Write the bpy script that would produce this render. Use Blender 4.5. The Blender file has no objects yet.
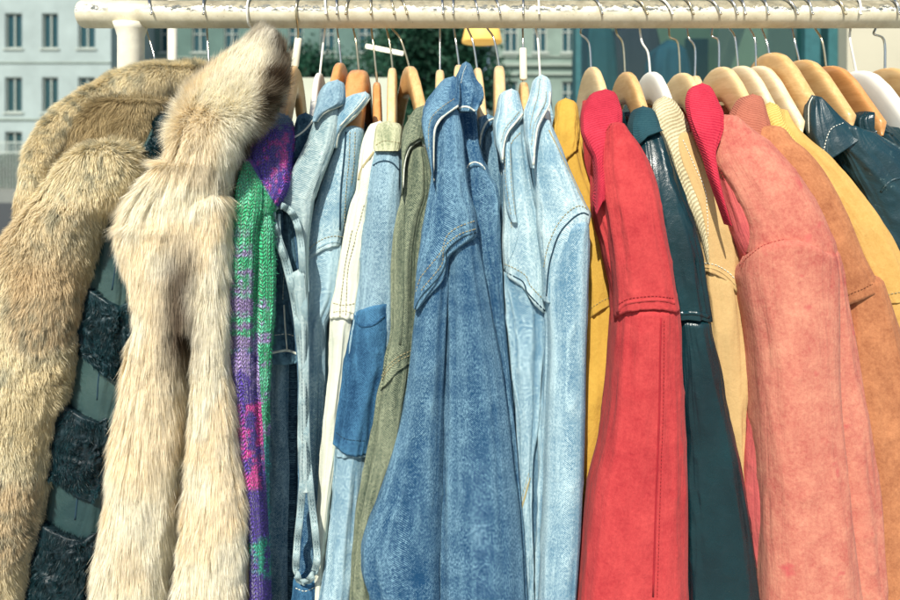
import bpy, math, random
import numpy as np
from mathutils import Vector
from mathutils.bvhtree import BVHTree

random.seed(7); RNG = np.random.default_rng(11)
scene = bpy.context.scene
COL = scene.collection

# ---------------------------------------------------------------- camera, sky, sun, exposure
D, F, HZ, CZ = 0.9, 630.0, 150.0, 1.406          # camera 0.9 m in front of the rail
cam_d = bpy.data.cameras.new('camera'); cam = bpy.data.objects.new('camera', cam_d); COL.objects.link(cam)
cam.location = (0, -D, CZ); cam.rotation_euler = (math.radians(90), 0, 0)
cam_d.lens = 25.2; cam_d.sensor_width = 36; cam_d.shift_y = -150/900
cam_d.clip_start = 0.02; cam_d.clip_end = 1500
cam_d.dof.use_dof = True; cam_d.dof.focus_distance = 0.74; cam_d.dof.aperture_fstop = 5
scene.camera = cam

SUN = Vector((-0.24, -0.90, 0.98)).normalized()
w = bpy.data.worlds.new('World'); scene.world = w; w.use_nodes = True
wt = w.node_tree; wt.nodes.clear()
sky = wt.nodes.new('ShaderNodeTexSky'); sky.sky_type = 'NISHITA'; sky.sun_disc = False
sky.sun_elevation = math.asin(SUN.z); sky.sun_rotation = math.atan2(SUN.x, SUN.y)
bg = wt.nodes.new('ShaderNodeBackground'); bg.inputs[1].default_value = 0.095
wo = wt.nodes.new('ShaderNodeOutputWorld')
wt.links.new(sky.outputs[0], bg.inputs[0]); wt.links.new(bg.outputs[0], wo.inputs[0])
sd = bpy.data.lights.new('sun', 'SUN'); sd.energy = 4.8; sd.angle = math.radians(0.8); sd.color = (1.0, 0.95, 0.84)
so = bpy.data.objects.new('sun', sd); COL.objects.link(so)
so.rotation_euler = (-SUN).to_track_quat('-Z', 'Y').to_euler(); so.location = (-3, -6, 8)
scene.view_settings.view_transform = 'Standard'; scene.view_settings.look = 'None'
scene.view_settings.gamma = 1; scene.view_settings.use_curve_mapping = False
scene.view_settings.exposure = 0.36

# ---------------------------------------------------------------- helpers
def at(x, y, Y):
    s = (Y + D) / F
    return Vector(((x - 450) * s, Y, CZ - (y - HZ) * s))

def hsh(ix, iy, iz, seed):
    h = (ix.astype(np.int64)*374761393 + iy.astype(np.int64)*668265263 + iz.astype(np.int64)*2147483647 + seed*1274126177) & 0xffffffff
    h = ((h ^ (h >> 13)) * 1274126177) & 0xffffffff
    h = h ^ (h >> 16)
    return (h & 0xffff) / 65535.0
def vnoise(x, y, z, seed=0):
    x, y, z = np.broadcast_arrays(np.asarray(x, float), np.asarray(y, float), np.asarray(z, float))
    ix, iy, iz = np.floor(x), np.floor(y), np.floor(z)
    fx, fy, fz = x-ix, y-iy, z-iz
    fx = fx*fx*fx*(fx*(fx*6-15)+10); fy = fy*fy*fy*(fy*(fy*6-15)+10); fz = fz*fz*fz*(fz*(fz*6-15)+10)
    r = 0
    for a in (0, 1):
        for b in (0, 1):
            for c in (0, 1):
                wgt = (fx if a else 1-fx)*(fy if b else 1-fy)*(fz if c else 1-fz)
                r = r + wgt*hsh(ix+a, iy+b, iz+c, seed)
    return r

def pchip(xs, ys, xq):
    xs = np.array(xs, float); ys = np.array(ys, float)
    if len(xs) == 2: return np.interp(xq, xs, ys)
    h = np.diff(xs); d = np.diff(ys)/h
    m = np.zeros_like(ys)
    for i in range(1, len(xs)-1):
        if d[i-1]*d[i] > 0:
            w1 = 2*h[i]+h[i-1]; w2 = h[i]+2*h[i-1]
            m[i] = (w1+w2)/(w1/d[i-1]+w2/d[i])
    m[0] = d[0]; m[-1] = d[-1]
    k = np.clip(np.searchsorted(xs, xq)-1, 0, len(xs)-2)
    t = (xq-xs[k])/h[k]
    return (2*t**3-3*t**2+1)*ys[k]+(t**3-2*t**2+t)*h[k]*m[k]+(-2*t**3+3*t**2)*ys[k+1]+(t**3-t**2)*h[k]*m[k+1]

class Part:
    """collects geometry; build() links ONE mesh object"""
    def __init__(s, name, mats, parent=None):
        s.name, s.mats, s.parent = name, (mats if isinstance(mats, (list, tuple)) else [mats]), parent
        s.v, s.f, s.m, s.uv, s.c, s.n = [], [], [], [], [], 0
        s.smooth = True; s.base = None
    def add(s, v, faces, mat=0, uv=None, col=None):
        """faces: list of (k-column int arrays)"""
        v = np.asarray(v, float); nv = len(v)
        for fa in faces:
            fa = np.asarray(fa, int)
            if len(fa) == 0: continue
            s.f.append(fa + s.n); s.m.append(np.full(len(fa), mat))
        s.v.append(v); s.uv.append(np.zeros((nv, 2)) if uv is None else uv)
        s.c.append(np.full((nv, 3), .5) if col is None else col); s.n += nv
    def build(s):
        V = np.concatenate(s.v); UV = np.concatenate(s.uv); C = np.concatenate(s.c)
        me = bpy.data.meshes.new(s.name)
        me.vertices.add(len(V)); me.vertices.foreach_set('co', V.astype(np.float32).ravel())
        loops = np.concatenate([f.ravel() for f in s.f])
        tot = np.concatenate([np.full(len(f), f.shape[1]) for f in s.f])
        st = np.concatenate([[0], np.cumsum(tot)[:-1]])
        me.loops.add(len(loops)); me.loops.foreach_set('vertex_index', loops.astype(np.int32))
        me.polygons.add(len(tot)); me.polygons.foreach_set('loop_start', st.astype(np.int32))
        me.polygons.foreach_set('loop_total', tot.astype(np.int32))
        me.polygons.foreach_set('material_index', np.concatenate(s.m).astype(np.int32))
        me.polygons.foreach_set('use_smooth', np.full(len(tot), s.smooth))
        u = me.uv_layers.new(name='UVMap'); u.data.foreach_set('uv', UV[loops].astype(np.float32).ravel())
        a = me.color_attributes.new(name='Col', type='FLOAT_COLOR', domain='POINT')
        a.data.foreach_set('color', np.concatenate([C, np.ones((len(C), 1))], 1).astype(np.float32).ravel())
        for m in s.mats: me.materials.append(m)
        me.update(calc_edges=True)
        o = bpy.data.objects.new(s.name, me); COL.objects.link(o)
        if s.parent:
            o.parent = s.parent; o.location = -s.parent.location
        return o

def thing(name, label, cat, loc, group=None):
    o = bpy.data.objects.new(name, None); COL.objects.link(o); o.location = loc
    o.empty_display_size = 0.05
    o['label'] = label; o['category'] = cat
    if group: o['group'] = group
    return o

def cr(pts, n=8):
    P = [Vector(p) for p in pts]; out = []
    for i in range(len(P)-1):
        a = P[i-1] if i else P[0]*2-P[1]; b, c = P[i], P[i+1]
        d = P[i+2] if i+2 < len(P) else P[-1]*2-P[-2]
        for k in range(n):
            t = k/n
            out.append(0.5*((2*b)+(c-a)*t+(2*a-5*b+4*c-d)*t*t+(3*b-a-3*c+d)*t**3))
    out.append(P[-1]); return out

def tube(part, pts, r, n=8, mat=0, flat=1.0, up=None, col=None, caps=True):
    P = [Vector(p) for p in pts]; N = len(P)
    rr = r if isinstance(r, (list, tuple, np.ndarray)) else [r]*N
    vs, uvs = [], []; acc = 0; pu = None
    for i in range(N):
        t = (P[min(i+1, N-1)]-P[max(i-1, 0)]); t = t.normalized() if t.length > 1e-9 else Vector((0, 0, 1))
        if up is not None: u = up[i] if isinstance(up, list) else up
        else: u = pu if pu else (Vector((0, -1, 0)) if abs(t.y) < .9 else Vector((1, 0, 0)))
        b = t.cross(u); b = b.normalized() if b.length > 1e-6 else Vector((1, 0, 0)); u = b.cross(t).normalized(); pu = u
        if i: acc += (P[i]-P[i-1]).length
        for k in range(n):
            a = 2*math.pi*k/n
            vs.append(P[i]+b*math.cos(a)*rr[i]+u*math.sin(a)*rr[i]*flat); uvs.append((a*rr[i], acc))
    i0 = np.arange(N-1)[:, None]*n; k = np.arange(n)[None]; k2 = (k+1) % n
    q = np.stack([i0+k, i0+k2, i0+n+k2, i0+n+k], -1).reshape(-1, 4)
    fs = [q]
    if caps:
        vs += [P[0], P[-1]]; uvs += [(0, 0), (0, acc)]
        c0, c1 = N*n, N*n+1; kk = np.arange(n)
        fs.append(np.stack([np.full(n, c0), (kk+1) % n, kk], -1))
        fs.append(np.stack([np.full(n, c1), (N-1)*n+kk, (N-1)*n+(kk+1) % n], -1))
    V = np.array([tuple(v) for v in vs])
    part.add(V, fs, mat, np.array(uvs), None if col is None else np.tile(col, (len(V), 1)))

def box(part, lo, hi, mat=0, bev=0.0):
    x0, y0, z0 = lo; x1, y1, z1 = hi
    if bev <= 0:
        v = [(x0,y0,z0),(x1,y0,z0),(x1,y1,z0),(x0,y1,z0),(x0,y0,z1),(x1,y0,z1),(x1,y1,z1),(x0,y1,z1)]
        f = [(0,3,2,1),(4,5,6,7),(0,1,5,4),(1,2,6,5),(2,3,7,6),(3,0,4,7)]
        v = np.array([v[i] for fc in f for i in fc]); part.add(v, [np.arange(24).reshape(6, 4)], mat); return
    b = bev
    ring = lambda z, e: [(x0+e,y0+b,z),(x0+b,y0+e,z),(x1-b,y0+e,z),(x1-e,y0+b,z),(x1-e,y1-b,z),(x1-b,y1-e,z),(x0+b,y1-e,z),(x0+e,y1-b,z)]
    v = ring(z0, b)+ring(z0+b, 0)+ring(z1-b, 0)+ring(z1, b)
    q = [(r*8+k, r*8+(k+1) % 8, (r+1)*8+(k+1) % 8, (r+1)*8+k) for r in range(3) for k in range(8)]
    part.add(np.array(v), [np.array(q), np.array([list(range(7, -1, -1)), list(range(24, 32))])], mat)

# ---------------------------------------------------------------- material helper
class M:
    def __init__(s, name):
        s.mat = bpy.data.materials.new(name); s.mat.use_nodes = True; s.t = s.mat.node_tree; s.t.nodes.clear()
        s.out = s.t.nodes.new('ShaderNodeOutputMaterial')
    def n(s, typ, ins=None, **props):
        nd = s.t.nodes.new('ShaderNode'+typ)
        for k, v in props.items(): setattr(nd, k, v)
        for k, v in (ins or {}).items():
            if isinstance(v, bpy.types.NodeSocket): s.t.links.new(v, nd.inputs[k])
            else: nd.inputs[k].default_value = v
        return nd
    def math(s, op, a, b=0.0, clamp=False):
        return s.n('Math', {0: a, 1: b}, operation=op, use_clamp=clamp).outputs[0]
    def noise(s, vec, scale, detail=3, rough=.55, dist=0.0):
        return s.n('TexNoise', {'Vector': vec, 'Scale': scale, 'Detail': detail, 'Roughness': rough, 'Distortion': dist}).outputs[0]
    def ramp(s, fac, stops):
        r = s.n('ValToRGB', {0: fac}); e = r.color_ramp.elements
        while len(e) > 1: e.remove(e[-1])
        e[0].position = stops[0][0]; e[0].color = (*stops[0][1], 1)
        for p, c in stops[1:]:
            x = e.new(p); x.color = (*c, 1)
        return r.outputs[0]
    def mix(s, fac, a, b, blend='MIX'):
        nd = s.n('Mix', None, data_type='RGBA', blend_type=blend)
        for i, v in ((0, fac), (6, a), (7, b)):
            if isinstance(v, bpy.types.NodeSocket): s.t.links.new(v, nd.inputs[i])
            else: nd.inputs[i].default_value = v if i == 0 else (*v, 1)
        return nd.outputs[2]
    def mapr(s, v, a, b, c=0.0, d=1.0):
        return s.n('MapRange', {0: v, 1: a, 2: b, 3: c, 4: d}).outputs[0]
    def uv(s, rot=0, scale=(1, 1, 1)):
        tc = s.n('TexCoord').outputs['UV']
        return s.n('Mapping', {0: tc, 'Rotation': (0, 0, rot), 'Scale': scale}).outputs[0]
    def obj(s): return s.n('TexCoord').outputs['Object']
    def bump(s, h, strength, dist, normal=None):
        ins = {'Height': h, 'Strength': strength, 'Distance': dist}
        if normal is not None: ins['Normal'] = normal
        return s.n('Bump', ins).outputs[0]
    def bsdf(s, color, rough=.8, normal=None, spec=.3, sheen=0.0, metal=0.0, coat=0.0, **k):
        ins = {'Base Color': color if isinstance(color, bpy.types.NodeSocket) else (*color, 1), 'Roughness': rough,
               'Specular IOR Level': spec, 'Metallic': metal, 'Sheen Weight': sheen, 'Coat Weight': coat}
        if normal is not None: ins['Normal'] = normal
        b = s.n('BsdfPrincipled', ins); s.t.links.new(b.outputs[0], s.out.inputs[0]); return b

def denim(name, dark, light, wash=.5, contrast=.5, twill=.0022, green=0.0):
    m = M(name); uv = m.uv()
    wv = m.n('TexWave', {'Vector': uv, 'Scale': 2*math.pi/(10*twill), 'Distortion': .7, 'Detail': 3, 'Detail Scale': 1.2, 'Detail Roughness': .7}, wave_type='BANDS', bands_direction='DIAGONAL').outputs['Fac']
    slub = m.mapr(m.noise(m.uv(rot=-.78, scale=(700, 260, 1)), 1, 2, .6), .32, .68)
    fleck = m.mapr(m.noise(m.uv(scale=(430, 360, 1)), 1, 3, .75), .32, .68)
    big = m.noise(m.obj(), 11, 4, .6); mid = m.noise(m.obj(), 60, 4, .65)
    wear = m.n('SeparateColor', {0: m.n('Attribute', attribute_name='Col').outputs['Color']}).outputs[0]
    patch = m.mapr(mid, .35, .65, .6, 1.3)
    tw = m.math('MULTIPLY', m.math('SUBTRACT', wv, .5), contrast*.85)
    tw = m.math('ADD', tw, m.math('MULTIPLY', m.math('SUBTRACT', slub, .5), contrast*.55))
    tw = m.math('ADD', tw, m.math('MULTIPLY', m.math('SUBTRACT', fleck, .5), contrast*1.15))
    f = m.math('MULTIPLY', tw, patch)
    f = m.math('ADD', f, m.math('MULTIPLY', m.math('SUBTRACT', big, .5), .7))
    f = m.math('ADD', f, m.math('MULTIPLY', m.math('SUBTRACT', mid, .5), .7))
    f = m.math('ADD', f, m.math('MULTIPLY', m.math('SUBTRACT', wear, .5), 1.25))
    f = m.math('ADD', f, wash, clamp=True)
    c = m.mix(f, dark, light)
    b1 = m.bump(m.math('ADD', wv, m.math('MULTIPLY', fleck, .8)), .5, .0006); b2 = m.bump(mid, .3, .004, b1)
    m.bsdf(c, .92, b2, .12); return m.mat

def suede(name, c1, c2, mott=.5, spots=None, rough=.95):
    m = M(name); o = m.obj()
    a = m.noise(o, 9, 5, .62, .4); b = m.noise(o, 45, 5, .7); nap = m.noise(o, 280, 4, .75); st = m.noise(m.uv(scale=(220, 40, 1)), 1, 4, .6)
    f = m.math('ADD', m.math('MULTIPLY', m.math('SUBTRACT', a, .5), 1.5*mott), m.math('MULTIPLY', m.math('SUBTRACT', b, .5), 1.7*mott))
    f = m.math('ADD', f, m.math('MULTIPLY', m.math('SUBTRACT', nap, .5), 1.3*mott+.15))
    f = m.math('ADD', f, m.math('MULTIPLY', m.math('SUBTRACT', st, .5), .35*mott))
    f = m.math('ADD', f, .5, clamp=True)
    c = m.mix(f, c1, c2)
    if spots: c = m.mix(m.mapr(m.noise(o, 30, 3, .5), .66, .74), c, spots)
    n = m.bump(nap, .45, .0008); n = m.bump(b, .3, .003, n); n = m.bump(m.noise(m.uv(scale=(60, 9, 1)), 1, 4, .6, .6), .35, .006, n)
    m.bsdf(c, rough, n, .12, sheen=.04); return m.mat

def leather(name, c1, c2, rough=.38, scratch=None, grain=900):
    m = M(name); o = m.obj()
    vo = m.n('TexVoronoi', {'Vector': o, 'Scale': grain}).outputs['Distance']
    cre = m.noise(o, 60, 5, .6, .5); big = m.noise(o, 10, 4, .6)
    c = m.mix(m.mapr(big, .35, .65), c1, c2)
    r = m.mapr(cre, .3, .7, rough-.08, rough+.16)
    if scratch:
        s1 = m.math('ABSOLUTE', m.math('SUBTRACT', m.noise(m.n('Mapping', {0: o, 'Rotation': (0.3, .5, .2), 'Scale': (26, 26, 9)}).outputs[0], 1, 4, .75, 1.2), .5))
        msk = m.noise(o, 24, 3, .6)
        s2 = m.math('MULTIPLY', m.mapr(s1, .012, 0.0), m.mapr(msk, .52, .66))
        sp = m.mapr(m.noise(o, 260, 2, .6), .70, .76)
        sp = m.math('MULTIPLY', sp, m.mapr(msk, .45, .6))
        c = m.mix(m.math('MAXIMUM', s2, sp), c, scratch)
    n = m.bump(vo, .25, .0005); n = m.bump(cre, .4, .003, n); n = m.bump(m.noise(m.uv(scale=(32, 5, 1)), 1, 2, .5, .6), .45, .012, n)
    m.bsdf(c, r, n, .5); return m.mat

def rib(name, c1, c2, pitch=.0042, rot=math.radians(90), strength=.9, wob=1.5, sheen=.03):
    m = M(name); uv = m.uv(rot=rot)
    wv = m.n('TexWave', {'Vector': uv, 'Scale': 2*math.pi/(20*pitch), 'Distortion': wob, 'Detail': 2, 'Detail Scale': 1.5}, wave_type='BANDS', bands_direction='X').outputs['Fac']
    fz = m.noise(m.obj(), 500, 3, .7); big = m.noise(m.obj(), 25, 3, .6)
    f = m.math('ADD', m.math('MULTIPLY', wv, .5), m.math('MULTIPLY', m.math('SUBTRACT', m.math('ADD', fz, big), .8), 1.0), clamp=True)
    c = m.mix(f, c1, c2)
    n = m.bump(m.math('ADD', wv, m.math('MULTIPLY', fz, .5)), strength*.7, .001)
    m.bsdf(c, .95, n, .1, sheen=sheen); return m.mat

def furmat(name, jitter=.16, rough=.6, sheen=.3):
    m = M(name)
    a = m.n('Attribute', attribute_name='Col').outputs['Color']
    nz = m.noise(m.obj(), 160, 3, .7); nb = m.noise(m.obj(), 22, 4, .65)
    g = m.mapr(m.math('ADD', m.math('MULTIPLY', nz, .6), m.math('MULTIPLY', nb, .4)), .3, .7, 1-jitter, 1+jitter*.6)
    c = m.n('VectorMath', {0: a, 'Scale': g}, operation='SCALE').outputs[0]
    b = m.bsdf(c, rough, None, .25)
    tr = m.n('BsdfTranslucent', {'Color': c})
    mx = m.n('MixShader', {0: .42, 1: b.outputs[0], 2: tr.outputs[0]}); m.t.links.new(mx.outputs[0], m.out.inputs[0])
    return m.mat

def knit(name):
    m = M(name); uv = m.n('TexCoord').outputs['UV']
    sx = m.n('SeparateXYZ', {0: uv})
    P = .0062
    wob = m.math('MULTIPLY', m.math('SUBTRACT', m.noise(uv, 90, 3), .5), .007)
    u = m.math('DIVIDE', m.math('ADD', sx.outputs[0], wob), P); v = m.math('DIVIDE', m.math('ADD', sx.outputs[1], wob), P*.72)
    fu = m.math('FRACT', u); tri = m.math('ABSOLUTE', m.math('SUBTRACT', fu, .5))
    col = m.math('SINE', m.math('MULTIPLY', m.math('MINIMUM', m.math('MULTIPLY', tri, 2.0), 1.0), math.pi))
    row = m.math('ABSOLUTE', m.math('SINE', m.math('MULTIPLY', m.math('ADD', v, m.math('MULTIPLY', tri, 1.5)), math.pi)))
    h = m.math('MULTIPLY', m.math('POWER', col, .6), row)
    a = m.n('Attribute', attribute_name='Col').outputs['Color']
    fz = m.noise(m.obj(), 700, 3, .7)
    g = m.math('ADD', m.math('MULTIPLY', h, .9), m.math('MULTIPLY', fz, .95))
    c = m.n('VectorMath', {0: a, 'Scale': g}, operation='SCALE').outputs[0]
    n = m.bump(m.math('ADD', h, m.math('MULTIPLY', fz, .3)), 1.0, .0035)
    m.bsdf(c, .95, n, .1, sheen=.3); return m.mat

def wood(name, c1, c2, rough=.35):
    m = M(name); o = m.obj()
    mp = m.n('Mapping', {0: o, 'Scale': (90, 9, 60)}).outputs[0]
    wv = m.noise(mp, 1.5, 4, .6, .8); fine = m.noise(m.n('Mapping', {0: o, 'Scale': (700, 40, 700)}).outputs[0], 1, 2)
    kn = m.noise(o, 22, 3, .5)
    f = m.math('ADD', m.math('MULTIPLY', wv, .7), m.math('MULTIPLY', fine, .3))
    c = m.mix(m.mapr(f, .35, .65), c1, c2)
    c = m.mix(m.mapr(kn, .6, .8, 0, .35), c, tuple(x*.55 for x in c1))
    m.bsdf(c, rough, m.bump(fine, .1, .0004), .5, coat=.15); return m.mat

def plain(name, c, rough=.7, metal=0.0, nscale=30, var=.15, bumpd=0.0, spec=.4):
    m = M(name); nz = m.noise(m.obj(), nscale, 4, .6)
    cc = m.mix(m.mapr(nz, .3, .7), tuple(x*(1-var) for x in c), tuple(min(1, x*(1+var)) for x in c))
    nrm = m.bump(nz, .3, bumpd) if bumpd else None
    m.bsdf(cc, rough, nrm, spec, metal=metal); return m.mat

# ---------------------------------------------------------------- materials
den_mid = denim('denim_mid_blue', (.012, .058, .135), (.21, .37, .47), .24, .9)
den_mid2 = denim('denim_mid_blue_b', (.018, .080, .155), (.27, .43, .52), .30, .75, .0024)
den_pale = denim('denim_pale_blue', (.085, .20, .30), (.48, .64, .68), .36, .68)
den_bleach = denim('denim_bleached_blue', (.10, .23, .33), (.56, .70, .71), .40, .62)
den_vest = denim('denim_vest_grey_blue', (.13, .23, .27), (.52, .62, .60), .42, .5)
den_white = denim('denim_white', (.42, .46, .38), (.76, .77, .64), .66, .3)
den_dark = denim('denim_dark', (.005, .024, .050), (.14, .27, .34), .24, .6)
den_patch = denim('denim_navy_patch', (.007, .036, .095), (.07, .20, .34), .33, .5)
den_olive = denim('denim_olive', (.035, .058, .045), (.30, .33, .22), .36, .65)
den_oliv2 = denim('denim_olive_pale', (.14, .18, .10), (.58, .58, .38), .5, .65)
den_grey = denim('denim_slate', (.03, .10, .17), (.34, .49, .56), .45, .75)
seam_pale = plain('pale_seam', (.62, .64, .54), .9, nscale=300, var=.3)
seam_gold = plain('gold_thread', (.36, .31, .17), .8)
seam_white = plain('white_thread', (.75, .76, .66), .8)
seam_dark = plain('dark_thread', (.012, .04, .065), .9)
red_s = suede('red_suede', (.31, .020, .028), (.58, .075, .072), .6)
red_r = rib('red_rib', (.30, .014, .03), (.58, .045, .075), .0032, rot=math.radians(65), strength=.6)
red_dk = plain('red_thread', (.30, .012, .02), .9)
pink_s = suede('pink_suede', (.37, .075, .065), (.62, .27, .18), .75, (.48, .095, .09))
pink_d = suede('dark_pink_suede', (.42, .06, .075), (.62, .15, .13), .5)
red_r2 = rib('crimson_rib', (.34, .012, .035), (.66, .05, .08), .0036, rot=math.radians(110), strength=1)
brown_s = suede('brown_suede', (.26, .088, .04), (.56, .24, .11), .75)
brown_th = plain('brown_thread', (.16, .05, .02), .9)
brown_r = rib('brown_rib', (.28, .085, .055), (.48, .17, .11), .0036, rot=math.radians(110), strength=.8)
yel_s = suede('yellow_suede', (.46, .26, .065), (.68, .42, .14), .5)
yel_r = rib('yellow_rib', (.42, .28, .06), (.70, .52, .17), .0034, rot=math.radians(70), strength=.8)
mus_s = suede('mustard_suede', (.42, .24, .035), (.66, .42, .085), .4)
tan_s = suede('tan_suede', (.42, .27, .11), (.62, .43, .20), .32)
tan_r = rib('tan_rib', (.30, .25, .14), (.78, .70, .46), .0042, rot=math.radians(60), strength=1)
blk_l = leather('black_leather', (.002, .016, .022), (.004, .030, .038), .27)
blk_d = leather('scuffed_black_leather', (.004, .020, .030), (.009, .042, .054), .40, scratch=(.30, .42, .40), grain=600)
blk_c = rib('black_collar', (.008, .04, .055), (.03, .085, .10), .003, strength=.5)
grey_l = leather('grey_patch_leather', (.016, .046, .050), (.045, .088, .084), .40, grain=260)
blk_p = leather('crinkled_black_pelt', (.002, .012, .018), (.006, .032, .042), .46, grain=200)
fur_m = furmat('fur_strands'); fur_b = furmat('black_fur_strands', .5, .45)
knit_m = knit('knit_wool'); knit_f = furmat('wool_fuzz', .2)
navy_f = furmat('navy_plush', .4)
dark_in = plain('dark_lining', (.012, .035, .05), .9)
metal_m = plain('hook_steel', (.62, .60, .52), .22, 1.0, nscale=200, var=.1)
brass_m = plain('hook_brass', (.60, .52, .34), .28, 1.0, nscale=200, var=.1)
white_pl = plain('white_plastic', (.84, .83, .74), .35, var=.04)
tape_m = plain('paper_tape', (.80, .78, .62), .7, var=.08)
wood_l = wood('beech_wood', (.66, .44, .20), (.82, .61, .33)); wood_m = wood('honey_wood', (.58, .33, .12), (.74, .49, .22))
wood_o = wood('orange_wood', (.50, .22, .065), (.66, .33, .12)); wood_p = wood('pale_wood', (.74, .56, .32), (.88, .74, .50))

def chipped():
    m = M('chipped_cream_paint'); g = m.n('NewGeometry').outputs['Normal']; o = m.obj()
    sx = m.n('SeparateXYZ', {0: m.n('TexCoord').outputs['Object']})
    up = sx.outputs[2]
    ed = m.noise(m.n('Mapping', {0: o, 'Scale': (48, 60, 60)}).outputs[0], 1, 5, .7)
    lvl = m.math('ADD', up, m.math('MULTIPLY', m.math('SUBTRACT', ed, .5), .030))
    worn = m.mapr(lvl, .0060, .0068)
    holes = m.mapr(m.noise(m.n('Mapping', {0: o, 'Scale': (95, 220, 220)}).outputs[0], 1, 4, .7), .53, .55)
    near = m.math('MULTIPLY', m.mapr(up, -.002, .002), m.mapr(up, .012, .009))
    dirt = m.noise(o, 45, 5, .65)
    cream = m.mix(m.mapr(dirt, .3, .75), (.56, .50, .35), (.78, .73, .56))
    white = m.mix(m.mapr(dirt, .3, .7), (.88, .86, .76), (.80, .76, .62))
    c = m.mix(m.math('MULTIPLY', near, m.mapr(dirt, .35, .5)), cream, white)
    steel = m.mix(m.mapr(ed, .35, .65), (.16, .14, .09), (.38, .34, .23))
    worn = m.math('MULTIPLY', worn, m.mapr(sx.outputs[0], -.455, -.40))
    c = m.mix(worn, c, steel)
    c = m.mix(m.math('MULTIPLY', m.math('MULTIPLY', near, holes), m.mapr(m.noise(o, 12, 2), .42, .5)), c, (.10, .11, .10))
    sp = m.mapr(m.noise(o, 330, 2, .5), .70, .74)
    c = m.mix(m.math('MULTIPLY', sp, .55), c, (.22, .18, .10))
    h = m.math('SUBTRACT', 1.0, worn)
    n = m.bump(h, .8, .0008); n = m.bump(dirt, .3, .001, n)
    m.bsdf(c, .55, n, .4); return m.mat
rail_m = chipped()
post_m = plain('cream_painted_steel', (.80, .76, .62), .5, nscale=60, var=.1, bumpd=.0008)
# ---------------------------------------------------------------- lofted garment pieces
def depth_fn(y0, ymax):
    m = abs(ymax); s = min(max(.62*m, .118), m-.012)
    return lambda y: -s - (m-s)*(1-np.exp(-np.maximum(y-y0, 0)/45.0))

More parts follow.
